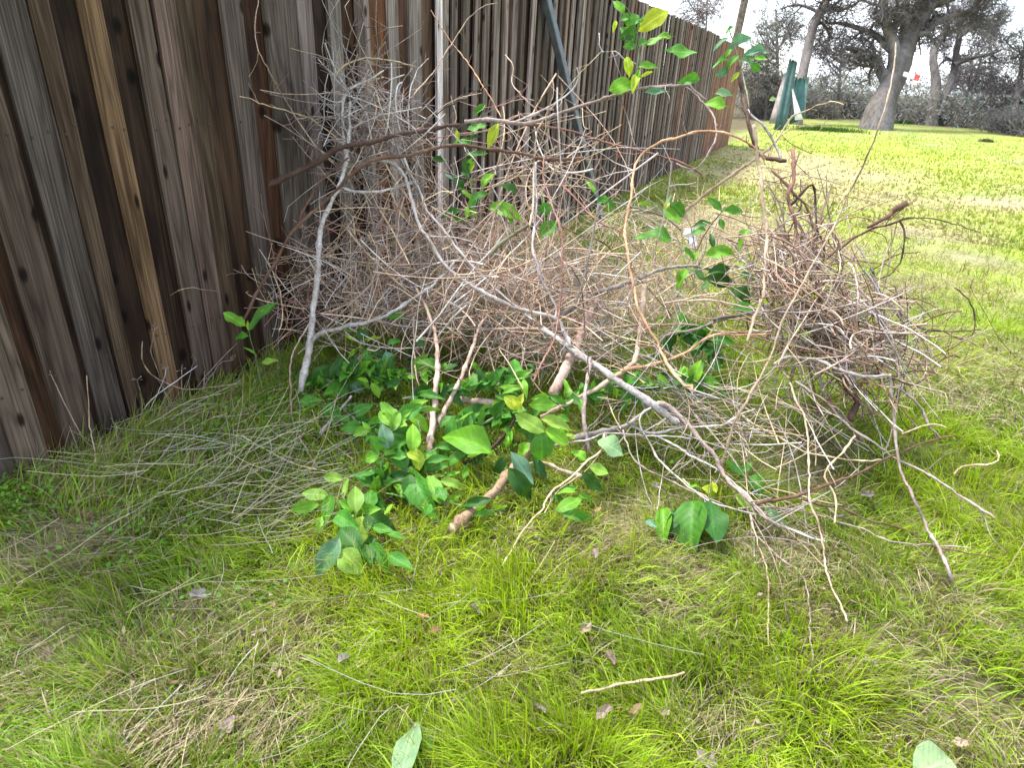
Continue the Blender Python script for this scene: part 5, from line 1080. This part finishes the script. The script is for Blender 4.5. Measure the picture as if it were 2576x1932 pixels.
tangle('vine_tangle', 'loose tan brown knot of long curved vines at the right of the pile', [('P6', 700, 330, 130, 180, -.1, .2, 90), ('P6', 950, 540, 190, 130, -.1, .2, 140), ('P6', 620, 120, 100, 140, -.05, .16, 50), ('P6', 1180, 650, 150, 110, -.06, .16, 72), ('P6', 1000, 800, 160, 90, -.05, .15, 36), ('H', 500, 1450, 160, 130, 0, .16, 44)],
       MV, (.0020, .0044), (.3, .75), .06, 1, arc=.17, K=14, along=TDIR)
tangle('drooping_vines', 'thin vines drooping from the right tangle out over the lawn', [('P6', 1450, 600, 230, 200, -.06, .12, 26), ('P6', 1000, 1000, 260, 120, -.04, .1, 26), ('H', 500, 1000, 160, 260, -.04, .1, 18)],
       [BARK['brown'], br(BARK['mauve'], 1.3), BARK['tan'], BARK['umber']], (.0014, .0026), (.3, .6), .05, 1, arc=.22, K=14, along=TDIR)
tangle('loose_twigs', 'loose pale twigs strewn over the lower right of the pile', [('P6', 650, 1120, 300, 130, .0, .08, 34), ('C', 1500, 350, 360, 200, .0, .1, 48), ('D', 300, 1000, 220, 220, .0, .06, 20), ('C', 1800, 650, 230, 260, 0, .06, 26)],
       [BARK['ash'], BARK['tan'], BARK['mauve'], BARK['straw']], (.0014, .0030), (.3, .8), .05, 1, flat=.55, arc=.06, K=9)

# dry weed stalks with seed heads in front of the left fence
def stalk(label, v, pts, r, head=0, tone='mauve'):
    P = path3d(v, pts, 0, .01)
    o, S, base = branch('weed_stalk', label, 'weed stalk', tone, r, r * .8, v, pts, 0, 0, .05, 'dry weed stalks along the fence foot', .02, .002, False)
    if head:
        for k in range(head):
            a = rng.normal(0, 1, 3) * np.array([1, 1, .5]) + np.array([0, 0, .7])
            tip = S[-1] if S[-1][2] > S[0][2] else S[0]
            Q = walk(tip[None], unit(a)[None], [random.uniform(.012, .028)], 4, .1)[0]
            link('spoke', tube_mesh('spoke', Q, np.array([.0007, .0006, .0007, .0022]), 5, [M_BARK], base), o, (0, 0, 0), BARK['mauve'])
W4 = [('tall dry stalk furthest left before the dark fence boards', [(600, 1345), (540, 1290), (420, 1060), (330, 880)], 1.5, 2, 'tan'), ('bent straw stalk second from the left at the fence foot', [(600, 1659), (625, 1400), (590, 1200), (585, 1060), (570, 890)], 1.8, 0, 'straw'),
 ('knobbly dead stalk with a broken pale top', [(1560, 930), (1400, 950), (1220, 970), (1150, 960), (1000, 890), (930, 790), (930, 670)], 2.0, 0, 'tan'), ('thin stalk with the highest seed head by the fence', [(1030, 890), (980, 760), (970, 700), (1000, 580)], 1.3, 7, 'mauve'),
 ('stalk with a wide seed head left of the straight leaning one', [(950, 1140), (1030, 960), (1070, 840)], 1.4, 7, 'ash'), ('straight grey stalk leaning right at the fence foot', [(920, 1100), (1000, 1010), (1150, 900), (1270, 820)], 1.8, 0, 'ash'),
 ('upright stalk with two forked heads in the middle of the weeds', [(1220, 1500), (1190, 1300), (1170, 1000), (1170, 840)], 1.5, 6, 'tan'), ('short stalk with a dark seed head left of the middle', [(920, 1200), (910, 1050), (880, 910)], 1.3, 7, 'mauve'),
 ('long mauve stalk leaning away to the leafy shoot', [(1260, 960), (1300, 910), (1400, 800), (1520, 670)], 1.5, 0, 'mauve'), ('pale stalk bent low over the grass near the dry mat', [(900, 1659), (870, 1500), (850, 1290)], 1.5, 0, 'straw'),
 ('thick straw lying slanted right of the weeds', [(1550, 1265), (1700, 1360), (1900, 1460), (2100, 1510)], 2.2, 0, 'straw'), ('wispy stalk with a spread head nearest the leafy shoot', [(1300, 910), (1360, 880), (1420, 800), (1500, 780)], 1.2, 7, 'mauve'),
 ('stalk with a forked top beside the straight leaning one', [(1180, 1010), (1210, 900), (1250, 775)], 1.2, 6, 'mauve')]
for lab, pts, r, hd, tone in W4: stalk(lab, 'P4', pts, r, hd, tone)

# ------------------------------------------------------------------ green citrus leaves
def leaf_mesh(i):
    r = random.Random(500 + i)
    K = 9; V = []; F = []
    fold = r.uniform(.15, .75); droop = r.uniform(-.15, .55); wave = r.uniform(.02, .10); ph = r.uniform(0, 6); twist = r.uniform(-.5, .5)
    for k in range(K):
        y = k / (K - 1)
        w = .47 * (math.sin(math.pi * min(1, y ** .93)) ** .80) if 0 < k < K - 1 else .012
        w *= 1 + (.022 if k % 2 else -.015) * (1 if 1 < k < K - 2 else 0)          # toothed edge
        zc = -droop * (y - .15) ** 2 * 1.6
        ca, sa = math.cos(twist * y), math.sin(twist * y)
        for x in (-w, -w * .55, 0, w * .55, w):
            z = fold * abs(x) * .9 - .35 * fold * (abs(x) ** 2) * 2 + wave * math.sin(9 * y + ph + (2 if x > 0 else 0)) * abs(x) * 3
            V.append((x * ca - z * sa, y, zc + x * sa + z * ca))
    for k in range(K - 1):
        for s in range(4):
            a = k * 5 + s; F.append((a, a + 1, a + 6, a + 5))
    # petiole
    n0 = len(V)
    for (y, q) in ((-.14, .012), (.06, .014)):
        for c in range(4):
            V.append((q * math.cos(c * math.pi / 2), y, q * math.sin(c * math.pi / 2) - .01 + droop * .1 * (y < 0)))
    for c in range(4): F.append((n0 + c, n0 + (c + 1) % 4, n0 + 4 + (c + 1) % 4, n0 + 4 + c))
    me = bpy.data.meshes.new('leaf'); me.from_pydata(V, [], F); me.materials.append(M_LEAF)
    for p in me.polygons: p.use_smooth = True
    me.update(); return me
LEAVES = [leaf_mesh(i) for i in range(14)]
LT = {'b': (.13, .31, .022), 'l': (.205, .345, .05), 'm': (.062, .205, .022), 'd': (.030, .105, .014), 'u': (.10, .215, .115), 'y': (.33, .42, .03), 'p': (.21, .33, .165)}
def leaf(parent, base, p0, p1, wr, tone, up=.6, side=0.0):
    p0 = np.asarray(p0); p1 = np.asarray(p1); ax = (p1 - p0) * 1.1; ln = np.linalg.norm(ax); ax = ax / ln
    tocam = unit(CAM - p0)
    nrm = tocam * 1.0 + np.array([0, 0, up]) + rng.normal(0, .22, 3); nrm = unit(nrm - ax * nrm.dot(ax)); sd = np.cross(ax, nrm)
    if side: nrm = unit(nrm + sd * side); sd = np.cross(ax, nrm)
    o = bpy.data.objects.new('leaf', random.choice(LEAVES)); COL.objects.link(o); o.parent = parent
    w = wr * ln * 1.08
    p = p0 - base
    o.matrix_local = Matrix([[sd[0] * w, ax[0] * ln, nrm[0] * ln, p[0]], [sd[1] * w, ax[1] * ln, nrm[1] * ln, p[1]], [sd[2] * w, ax[2] * ln, nrm[2] * ln, p[2]], [0, 0, 0, 1]])
    j = random.uniform(.82, 1.18); c = LT[tone]
    o.color = (c[0] * j * random.uniform(.9, 1.1), c[1] * j, c[2] * j * random.uniform(.85, 1.15), 1)
    return o
def leaf_px(parent, base, v, x0, y0, x1, y1, wr, tone, d=0.0, up=.6, side=0.0):
    a = zp(v, x0, y0); b = zp(v, x1, y1)
    t0 = pile_t(*a, d); ln = math.hypot(a[0] - b[0], a[1] - b[1]) / F_PX * t0
    t1 = t0 + random.uniform(-.35, .15) * ln
    t0 = min(t0, ground_t(*a, .075)); t1 = min(t1, ground_t(*b, .065))
    return leaf(parent, base, at(*a, t0), at(*b, t1), wr, tone, up, side)
GL = 'leafy green cuttings in the pile'
def sprig(label, v, pts, r0, r1, tone, leaves, d=-.03, name='leafy_cutting', cat='cutting', extra=0, group=GL):
    o, S, base = branch(name, label, cat, tone, r0, r1, v, pts, d, 0, .05, group, .008, .002, False)
    for lf in leaves:
        vv = v
        if isinstance(lf[0], str): vv, lf = lf[0], lf[1:]
        x0, y0, x1, y1, wr, tn = lf[:6]
        leaf_px(o, base, vv, x0, y0, x1, y1, wr, tn, d - .01 + (lf[6] if len(lf) > 6 else 0))
    for k in range(extra):                                   # leaves along the stem that the photo shows as a mass
        i = random.randint(1, len(S) - 2); a = unit(unit(rng.normal(0, 1, 3)) + .5 * unit(S[i + 1] - S[i]) + np.array([0, 0, .25])); ln = random.uniform(.035, .105)
        q = S[i] + a * ln; q[2] = max(q[2], .06)
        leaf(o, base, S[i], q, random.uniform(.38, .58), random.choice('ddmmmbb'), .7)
    return o
sprig('leafy green cutting lying lowest left with a big blue green leaf', 'G', [(1120, 590), (1000, 650), (840, 760), (650, 880), (560, 960), (440, 985)], 4.5, 3.5, 'olive', [
  (550, 690, 400, 675, .5, 'l'), (425, 830, 225, 815, .52, 'l'), (345, 905, 120, 940, .42, 'b'), (440, 830, 400, 1020, .34, 'm'), (370, 1005, 330, 1135, .5, 'l'), (655, 980, 645, 750, .55, 'l'), (650, 975, 520, 880, .4, 'b'),
  (640, 990, 520, 1055, .5, 'l'), (710, 1000, 680, 1220, .42, 'l', -.03), (690, 1305, 520, 1090, .6, 'd', -.01), (515, 1180, 340, 1465, .52, 'u', -.03), (525, 1290, 690, 1455, .78, 'l', -.04),
  (760, 995, 960, 1110, .5, 'd'), (780, 1090, 960, 1140, .42, 'm'), (770, 1235, 915, 1400, .4, 'm'), (920, 1320, 1115, 1445, .42, 'm'), (730, 1240, 770, 1400, .5, 'd'), (780, 800, 770, 950, .62, 'm', .02), (900, 1010, 800, 980, .4, 'b'),
  (750, 1130, 760, 1000, .5, 'd'), (640, 830, 700, 940, .4, 'm'), (585, 680, 550, 820, .22, 'l'), (820, 1180, 700, 1290, .4, 'd'), (900, 1130, 1050, 1180, .35, 'm')], -.04, extra=24)
sprig('leafy cutting with a bright notched rosette left of the sawn log', 'G', [(820, 755), (870, 560), (930, 360), (985, 240), (1085, 115)], 2.6, 1.8, 'green', [
  (1130, 455, 1150, 235, .56, 'b'), (1085, 500, 905, 490, .5, 'm'), (1160, 430, 1190, 600, .62, 'y', -.02), (1275, 480, 1120, 560, .62, 'b', -.01), (1080, 470, 1200, 520, .5, 'y', -.02), (1160, 650, 1200, 925, .45, 'm'),
  (1260, 660, 1335, 845, .5, 'b'), (1365, 705, 1555, 740, .42, 'l'), (1350, 750, 1400, 870, .5, 'm'), (1420, 655, 1525, 630, .3, 'b'), (1290, 660, 1395, 660, .22, 'l'), (1440, 570, 1250, 615, .36, 'm'), (1430, 570, 1540, 470, .6, 'm'),
  (845, 485, 730, 520, .8, 'b'), (930, 430, 880, 255, .66, 'u'), (965, 285, 985, 240, .5, 'u'), (1090, 95, 1205, 15, .42, 'b'), (1110, 90, 1320, 92, .22, 'b'), (1090, 120, 1245, 250, .48, 'b'), (1000, 235, 1070, 175, .5, 'b'),
  (780, 290, 715, 210, .4, 'b'), (810, 260, 850, 310, .3, 'b'), (850, 480, 770, 350, .35, 'm'), (1050, 380, 960, 440, .55, 'm'), (1110, 640, 1100, 860, .35, 'd'), (1010, 690, 880, 740, .3, 'm'), (1330, 420, 1480, 400, .4, 'm'), (1250, 560, 1420, 490, .35, 'm'),
  (1130, 590, 1110, 660, .6, 'b'), (1600, 560, 1570, 680, .35, 'm')], -.05, extra=24)
sprig('green thin runner under the rosette with few leaves', 'G', [(830, 790), (1100, 840), (1260, 852), (1550, 910), (1700, 950), (1900, 930)], 2.6, 1.8, 'green', [
  (1800, 860, 1560, 900, .32, 'd'), (1290, 900, 1240, 980, .6, 'm'), (960, 900, 900, 990, .3, 'b'), (1660, 1000, 1790, 970, .3, 'm'), (870, 940, 640, 960, .3, 'b')], 0, extra=8)
sprig('green stem slanting up right with the largest bright leaves', 'G', [(1280, 470), (1480, 350), (1700, 240), (1900, 130), (2060, 60)], 4, 3, 'green', [
  (1800, 475, 1450, 250, .52, 'b', -.06), (1680, 350, 1640, 480, .8, 'm', -.03), (1740, 430, 1600, 470, .6, 'b', -.02), ('C', 435, 695, 205, 560, .52, 'l', -.04), ('C', 530, 470, 325, 450, .5, 'b'), ('C', 480, 390, 610, 450, .42, 'm'), ('C', 400, 585, 640, 640, .36, 'l', -.03),
  ('C', 400, 690, 430, 925, .78, 'm', -.03), ('C', 440, 665, 625, 775, .55, 'b', -.02), ('C', 615, 710, 685, 745, .6, 'l'), ('C', 150, 860, 318, 1115, .42, 'u', -.07), ('C', 130, 995, 310, 1245, .46, 'd', -.06), ('C', 300, 780, 210, 900, .6, 'b'),
  ('C', 240, 500, 110, 400, .6, 'y', -.02), ('C', 200, 490, 245, 380, .5, 'y', -.02), ('C', 170, 510, 90, 500, .5, 'b'), ('C', 240, 520, 180, 420, .5, 'y', -.02), ('C', 160, 680, 110, 820, .4, 'b'), ('C', 80, 520, 0, 640, .4, 'm'), ('C', 240, 320, 90, 345, .42, 'b'),
  ('C', 540, 560, 640, 590, .5, 'b'), ('C', 480, 395, 340, 400, .3, 'b'), ('C', 330, 900, 440, 1080, .4, 'd', .03), ('C', 100, 900, 20, 1050, .5, 'd', .02), (1900, 260, 1990, 320, .5, 'm'), (1740, 480, 1640, 560, .35, 'd'), (1930, 400, 1940, 330, .4, 'b')], -.05, extra=26)
sprig('thin cutting with a crinkled round leaf right of the sawn log', 'C', [(940, 715), (920, 830), (840, 960), (700, 1080), (540, 1190), (430, 1370)], 1.8, 1.6, 'straw', [
  (880, 770, 1085, 840, .75, 'p', -.02), (790, 930, 680, 850, .6, 'b'), (810, 985, 955, 1040, .62, 'l'), (750, 1030, 900, 1175, .42, 'd'), (530, 1365, 745, 1245, .42, 'b'), (580, 1385, 825, 1415, .34, 'm'), (700, 1200, 560, 1185, .4, 'b'), (720, 1220, 860, 1285, .35, 'b'),
  (560, 1190, 700, 1170, .3, 'm'), (500, 1230, 600, 1260, .4, 'm')], -.03)
sprig('cutting with two big dark oval leaves flat on the lawn', 'C', [(1600, 1090), (1690, 1170), (1790, 1230), (1830, 1270)], 2.4, 2, 'tan', [
  (1690, 1270, 1650, 1625, .52, 'm', -.06), (1830, 1270, 1870, 1615, .56, 'd', -.06), (1740, 1155, 1645, 1150, .4, 'b'), (1760, 1165, 1900, 1210, .55, 'y'), (1430, 1335, 1450, 1545, .4, 'b'), (1380, 1500, 1285, 1430, .4, 'u'), (1480, 1365, 1595, 1400, .4, 'u'),
  (1850, 1110, 1880, 1200, .5, 'y'), (1560, 1400, 1480, 1500, .5, 'd'), (2045, 1210, 2200, 1370, .32, 'l'), (1980, 930, 2100, 1050, .4, 'm'), ('D', 110, 780, 180, 900, .7, 'm'), ('D', 20, 760, 100, 690, .5, 'm'), ('D', 210, 1060, 400, 1220, .3, 'p')], -.01)
sprig('leafy sprig high on the arching branch right of the steel bar', 'P2', [(1860, 600), (1900, 500), (1910, 350), (1890, 200), (1850, 90), (1800, 20)], 2.2, 1.5, 'green', [
  (1810, 90, 1755, 0, .55, 'b'), (1810, 80, 1850, 150, .5, 'm'), (1850, 170, 1905, 80, .55, 'm'), (2100, 70, 1920, 160, .55, 'y', .1), (2115, 235, 1955, 262, .46, 'b'), (2070, 320, 2260, 345, .42, 'm'), (1890, 290, 1810, 300, .55, 'm'), (1900, 290, 1960, 240, .55, 'm'),
  (1880, 260, 1800, 180, .6, 'm'), (1830, 360, 1845, 470, .5, 'y'), (1900, 430, 2010, 395, .4, 'b'), (1860, 520, 1725, 580, .62, 'b'), (1940, 590, 2085, 590, .28, 'u'), (1900, 190, 1800, 230, .5, 'd'), (1900, 470, 1870, 570, .4, 'y'), (1910, 500, 1990, 450, .2, 'y'), (1850, 100, 1790, 130, .5, 'm'),
  (1910, 440, 1880, 540, .2, 'b'), (1900, 170, 1930, 110, .4, 'm'), (1760, 130, 1745, 190, .4, 'y')], -.08)
sprig('leafy sprig at the top right before the fence end and green sheets', 'P3', [(430, 690), (405, 540), (375, 420), (345, 310), (305, 195)], 3, 1.8, 'olive', [
  ('E', 220, 640, -20, 740, .42, 'u'), ('E', 190, 930, 580, 560, .28, 'u', .02), ('E', 210, 980, -20, 1060, .36, 'm'), ('E', 410, 930, 170, 1120, .42, 'm'), ('E', 470, 920, 915, 810, .34, 'u'), ('E', 430, 1040, 650, 940, .6, 'u'), ('E', 650, 970, 870, 980, .5, 'b'), ('E', 590, 1060, 740, 1190, .62, 'm'),
  ('E', 220, 1180, 20, 1250, .62, 'u'), ('E', 170, 570, 330, 400, .32, 'm'), (210, 600, 315, 590, .5, 'p'), (280, 680, 165, 655, .7, 'b'), (115, 505, 0, 510, .45, 'm'), (560, 640, 605, 625, .6, 'p'), ('E', 400, 1210, 290, 1330, .4, 'y'), ('E', 120, 960, 60, 1060, .4, 'b'), ('E', 250, 820, 180, 930, .5, 'b')], -.1)
sprig('leaves clustered low behind the pile near the white batten', 'P2', [(800, 1420), (830, 1250), (800, 1060), (830, 880), (900, 720)], 3, 2, 'green', [
  ('A', 2085, 720, 1945, 760, .6, 'm'), ('A', 2190, 700, 2105, 885, .34, 'y'), ('A', 2100, 955, 1925, 975, .5, 'd'), ('A', 1745, 1020, 1640, 990, .45, 'd'), ('A', 1820, 1160, 1890, 1270, .6, 'd'), ('A', 2080, 540, 1990, 620, .4, 'm'), ('A', 2120, 1430, 2212, 1380, .6, 'b'), ('A', 1990, 1020, 1930, 1130, .3, 'y'),
  ('A', 1740, 1130, 1810, 1170, .4, 'u'), ('A', 1840, 760, 1850, 850, .4, 'y'), (970, 1320, 1125, 1370, .5, 'b'), (1120, 1240, 1030, 1180, .6, 'd'), (900, 1200, 960, 1100, .5, 'b'), (940, 1240, 840, 1260, .45, 'm'), (760, 1350, 640, 1380, .4, 'd'), (700, 1420, 780, 1400, .4, 'd'), (1060, 1330, 1100, 1420, .3, 'b')], .08, extra=16)
sprig('pair of mid green leaves hanging in the pile centre', 'P2', [(1290, 1250), (1300, 1350), (1300, 1430), (1280, 1530)], 2, 1.6, 'green', [(1350, 1320, 1265, 1360, .75, 'm'), (1270, 1520, 1365, 1420, .55, 'm'), (1290, 1440, 1350, 1500, .5, 'b')], .02)
sprig('cutting with a half dark round leaf before the far lawn', 'B', [(1380, 580), (1430, 470), (1490, 330), (1540, 150)], 2.2, 2, 'straw', [
  (1500, 230, 1605, 335, .75, 'm'), (1430, 285, 1575, 400, .45, 'b'), (1510, 545, 1255, 480, .52, 'm'), (1440, 290, 1490, 200, .4, 'y'), (1460, 240, 1500, 180, .3, 'p')], .02)
sprig('small green shoot tip behind the orange vine', 'B', [(1000, 580), (985, 400), (970, 230)], 2, 1.4, 'green', [(880, 240, 965, 180, .6, 'm'), (860, 160, 800, 45, .35, 'b'), (960, 200, 1020, 270, .5, 'm'), (970, 210, 900, 180, .5, 'b'), (1190, 240, 1350, 250, .2, 'b')], .05)
sprig('dark leafy shoot left of the right tangle', 'B', [(1680, 720), (1760, 540), (1830, 430), (1935, 305)], 2.4, 1.6, 'umber', [
  (1930, 305, 1830, 190, .34, 'm'), (1945, 305, 2105, 290, .46, 'm'), (1850, 415, 1695, 410, .42, 'd'), (1795, 465, 1690, 480, .55, 'm'), (1910, 365, 1940, 455, .5, 'm'), (1790, 680, 2015, 620, .48, 'b', -.05), (1860, 620, 1835, 495, .35, 'd'), (2155, 450, 2065, 595, .4, 'b'), (1690, 710, 1615, 620, .4, 'm'), (1700, 720, 1720, 640, .35, 'b'),
  (1640, 790, 1550, 935, .55, 'b'), (1810, 830, 1995, 775, .4, 'd'), (1780, 870, 2050, 900, .4, 'd'), (1990, 960, 2190, 1060, .6, 'd'), (2010, 1120, 2200, 1130, .5, 'm'), (1760, 970, 1820, 900, .5, 'd'), (2080, 830, 2212, 880, .6, 'd'), (1650, 800, 1800, 870, .25, 'u')], -.02)
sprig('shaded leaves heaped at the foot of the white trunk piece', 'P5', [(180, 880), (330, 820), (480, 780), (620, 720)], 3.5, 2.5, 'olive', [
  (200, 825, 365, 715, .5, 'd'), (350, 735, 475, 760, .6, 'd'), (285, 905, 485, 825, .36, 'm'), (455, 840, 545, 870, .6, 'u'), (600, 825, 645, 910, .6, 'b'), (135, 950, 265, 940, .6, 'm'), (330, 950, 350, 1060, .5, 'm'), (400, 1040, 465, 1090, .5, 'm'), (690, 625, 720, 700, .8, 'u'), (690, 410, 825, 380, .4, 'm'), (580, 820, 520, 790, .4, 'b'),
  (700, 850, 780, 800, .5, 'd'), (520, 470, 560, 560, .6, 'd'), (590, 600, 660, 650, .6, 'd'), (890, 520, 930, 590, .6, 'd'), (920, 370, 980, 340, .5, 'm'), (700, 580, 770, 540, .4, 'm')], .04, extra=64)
sprig('yellow green shoots behind the left leaves', 'P5', [(600, 800), (570, 680), (520, 560), (480, 470)], 2.4, 1.5, 'green', [(520, 560, 430, 520, .2, 'y'), (540, 600, 460, 620, .2, 'y'), (540, 570, 640, 520, .2, 'y'), (560, 650, 640, 600, .24, 'b'), (500, 520, 560, 460, .22, 'y'), (580, 690, 540, 640, .3, 'b'), (480, 500, 400, 480, .2, 'b'), (520, 600, 440, 670, .2, 'b')], .06, extra=3)
sprig('dark leafy bough buried under the pile centre', 'P5', [(800, 930), (1050, 880), (1300, 850), (1500, 820), (1650, 780)], 5, 3, 'olive', [(1560, 860, 1430, 855, .35, 'b'), (1240, 690, 1280, 740, .5, 'b'), (1330, 760, 1400, 800, .5, 'b'), (1660, 740, 1600, 700, .4, 'd')], .06, extra=70)
sprig('dark leafy bough buried under the silver bough on the right', 'P5', [(1800, 960), (1950, 900), (2100, 850), ('C', 1500, 300), ('C', 1800, 250)], 5, 3, 'olive', [('C', 1640, 300, 1770, 285, .5, 'b'), ('C', 1480, 170, 1620, 290, .36, 'l'), ('C', 1440, 340, 1420, 210, .5, 'b'), ('C', 1590, 220, 1680, 160, .5, 'b'), ('C', 1850, 300, 1930, 340, .5, 'd'), ('C', 1900, 350, 1950, 380, .4, 'u')], .06, extra=70)
sprig('dark leafy bough behind the narrow pink vee', 'P5', [(560, 860), (700, 800), (900, 760), (1120, 740)], 5, 3, 'olive', [], .12, extra=46)
sprig('shaded leafy bough behind the rosette and the lowest left leaves', 'P5', [(420, 1000), (560, 1130), (760, 1250), (980, 1380)], 5, 3, 'olive', [], .06, extra=40)
sprig('leafy bough half hidden behind the largest bright leaves', 'P5', [(980, 1120), (1200, 1060), (1420, 1040), (1640, 1080)], 5, 3, 'olive', [], .06, extra=44)
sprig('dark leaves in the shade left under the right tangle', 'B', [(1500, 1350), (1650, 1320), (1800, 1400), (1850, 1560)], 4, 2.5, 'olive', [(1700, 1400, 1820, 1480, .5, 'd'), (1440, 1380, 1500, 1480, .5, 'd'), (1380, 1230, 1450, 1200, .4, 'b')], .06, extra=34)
sprig('young green shoot with three leaves standing by the left fence boards', 'P4', [(1730, 1150), (1690, 1000), (1650, 830), (1620, 700), (1595, 590)], 2.6, 1.8, 'green', [(1595, 595, 1757, 405, .26, 'm'), (1575, 560, 1445, 490, .62, 'b'), (1595, 625, 1510, 635, .66, 'm'), (1680, 800, 1785, 790, .4, 'l'), (1640, 740, 1570, 700, .2, 'b'), (1595, 590, 1590, 530, .3, 'y')], -.02, 'leafy_shoot', 'shoot', group=None)

# ------------------------------------------------------------------ things lying on the lawn
def ground_leaf(name, label, v, x0, y0, x1, y1, wr, tone, cat='leaf', group=None, z=.05):
    a = on_ground(v, x0, y0, z); b = on_ground(v, x1, y1, z + .01)
    o = leaf(None, np.zeros(3), a, b, wr, tone, 1.6); o.name = name
    tag(o, label, cat, group); return o
ground_leaf('green_leaf', 'big pale green leaf standing at the bottom edge of the lawn', 'I', 1720, 1200, 1790, 910, .38, 'p', z=.09)
ground_leaf('green_leaf', 'dark green leaf behind the big pale leaf at the bottom', 'I', 1850, 1060, 1835, 905, .4, 'd', z=.06)
ground_leaf('green_leaf', 'small dark leaf right under the big pale leaf at the bottom', 'I', 1800, 1130, 1845, 1080, .5, 'd', z=.05)
ground_leaf('green_leaf', 'very pale round leaf at the bottom right of the lawn', 'J', 1740, 1160, 1900, 1060, .62, 'p', z=.07)
BL = mat_leaf('dead_leaf', rough=.8, trans=.1, veins=True, spec=.15)
def oak_leaf(i):
    r = random.Random(900 + i); V = [(0, 0, 0)]; n = 18; cz = r.uniform(.1, .35)
    for k in range(n):
        a = 2 * math.pi * k / n; q = .5 * (1 + .14 * math.sin(a * 5 + i)) * r.uniform(.85, 1.1)
        V.append((q * .55 * math.cos(a), q * math.sin(a), cz * abs(math.cos(a)) * .6 + r.uniform(-.06, .1)))
    F = [(0, 1 + k, 1 + (k + 1) % n) for k in range(n)]
    me = bpy.data.meshes.new('dead_leaf'); me.from_pydata(V, [], F); me.materials.append(BL); me.update(); return me
OAKL = [oak_leaf(i) for i in range(5)]
DEADS = [('I', 1490, 650, .05, (.30, .27, .27), 'grey lobed dead leaf near the straw patch, bottom left of centre'), ('I', 1562, 670, .035, (.38, .30, .20), 'tan curled dead leaf right beside the grey lobed one'), ('I', 1825, 470, .042, (.42, .24, .12), 'orange brown dead leaf in lime grass at bottom centre'),
 ('I', 1872, 522, .036, (.26, .14, .09), 'red brown dead leaf just below the orange brown one'), ('I', 2062, 435, .055, (.27, .23, .22), 'large grey brown curled dead leaf at bottom centre'), ('I', 860, 372, .06, (.30, .27, .26), 'pale bleached dead leaf above the straw patch at left'), ('I', 990, 940, .06, (.27, .21, .21), 'folded mauve dead leaf at bottom left'),
 ('I', 215, 625, .05, (.16, .12, .10), 'dark dead leaf in the shaded grass far left'), ('I', 380, 20, .06, (.22, .12, .09), 'reddish dead leaf at the left below the fence'), ('J', 360, 192, .045, (.27, .20, .19), 'brown dead leaf above the bare hollow in the lawn'), ('J', 400, 878, .05, (.34, .26, .25), 'pinkish folded dead leaf below the straight pale stick'),
 ('J', 540, 868, .05, (.25, .17, .11), 'brown dead leaf right of the pinkish folded one'), ('J', 840, 1090, .06, (.33, .27, .26), 'greyish dead leaf at the very bottom right of centre'), ('J', 1940, 1008, .035, (.50, .38, .30), 'tan dead leaf beside the very pale round leaf'), ('J', 1548, 665, .045, (.27, .24, .25), 'grey dead leaf half hidden in grass at lower right'),
 ('J', 310, 515, .05, (.40, .30, .24), 'light brown dead leaf at the edge of the bare hollow'), ('J', 425, 640, .045, (.20, .14, .13), 'dark dead leaf inside the bare hollow'), ('D', 1080, 960, .06, (.27, .22, .21), 'dark mauve dead leaf in green grass below the tangle'), ('D', 760, 1085, .055, (.36, .32, .30), 'whitish dead leaf by the wiry twigs at lower right'),
 ('D', 850, 1150, .05, (.36, .28, .28), 'pink grey dead leaf just below the whitish one'), ('C', 1370, 1150, .04, (.38, .33, .32), 'small grey dead leaf on bare grass under the curved twig'), ('C', 885, 1350, .03, (.40, .24, .16), 'small orange dead leaf right of the lowest twin leaves'), ('D', 1470, 370, .03, (.5, .5, .5), 'tiny white petal like leaf at the right of the drooping twig'),
 ('J', 660, 880, .03, (.35, .27, .22), 'small crumpled dead leaf at the bottom centre lawn'), ('J', 120, 865, .04, (.26, .22, .20), 'dull dead leaf sunk in grass left of the pinkish one')]
for i, (v, x, y, s, c, lab) in enumerate(DEADS):
    p = on_ground(v, x, y, .04)
    o = link('dead_leaf', OAKL[i % 5], None, p, tuple(q * .7 for q in c)); o.scale = (s, s, s)
    o.rotation_euler = (random.uniform(-.5, .5), random.uniform(-.5, .5), random.uniform(0, 6.28))
    tag(o, lab, 'dead leaf', 'dead leaves on the lawn')
# a scrap of crumpled white paper caught behind the pile
def scrap():
    r = random.Random(5); V = []; F = []; n = 7
    for i in range(n):
        for j in range(n):
            V.append(((i / (n - 1) - .5) * .08 + r.uniform(-.008, .008), (j / (n - 1) - .5) * .11 + r.uniform(-.01, .01), r.uniform(0, .04)))
    for i in range(n - 1):
        for j in range(n - 1): F.append((i * n + j, (i + 1) * n + j, (i + 1) * n + j + 1, i * n + j + 1))
    me = bpy.data.meshes.new('paper_scrap'); me.from_pydata(V, [], F); me.materials.append(mat_simple('white_paper', (.78, .79, .80), .6, .3)); me.update()
    px, py = zp('B', 1650, 540); p = at(px, py, pile_t(px, py, .5))
    o = link('paper_scrap', me, None, p); o.rotation_euler = (.9, .1, .5)
    tag(o, 'crumpled white scrap caught in dry stems beyond the dark leafy shoot', 'scrap')
scrap()
bpy.context.view_layer.update()
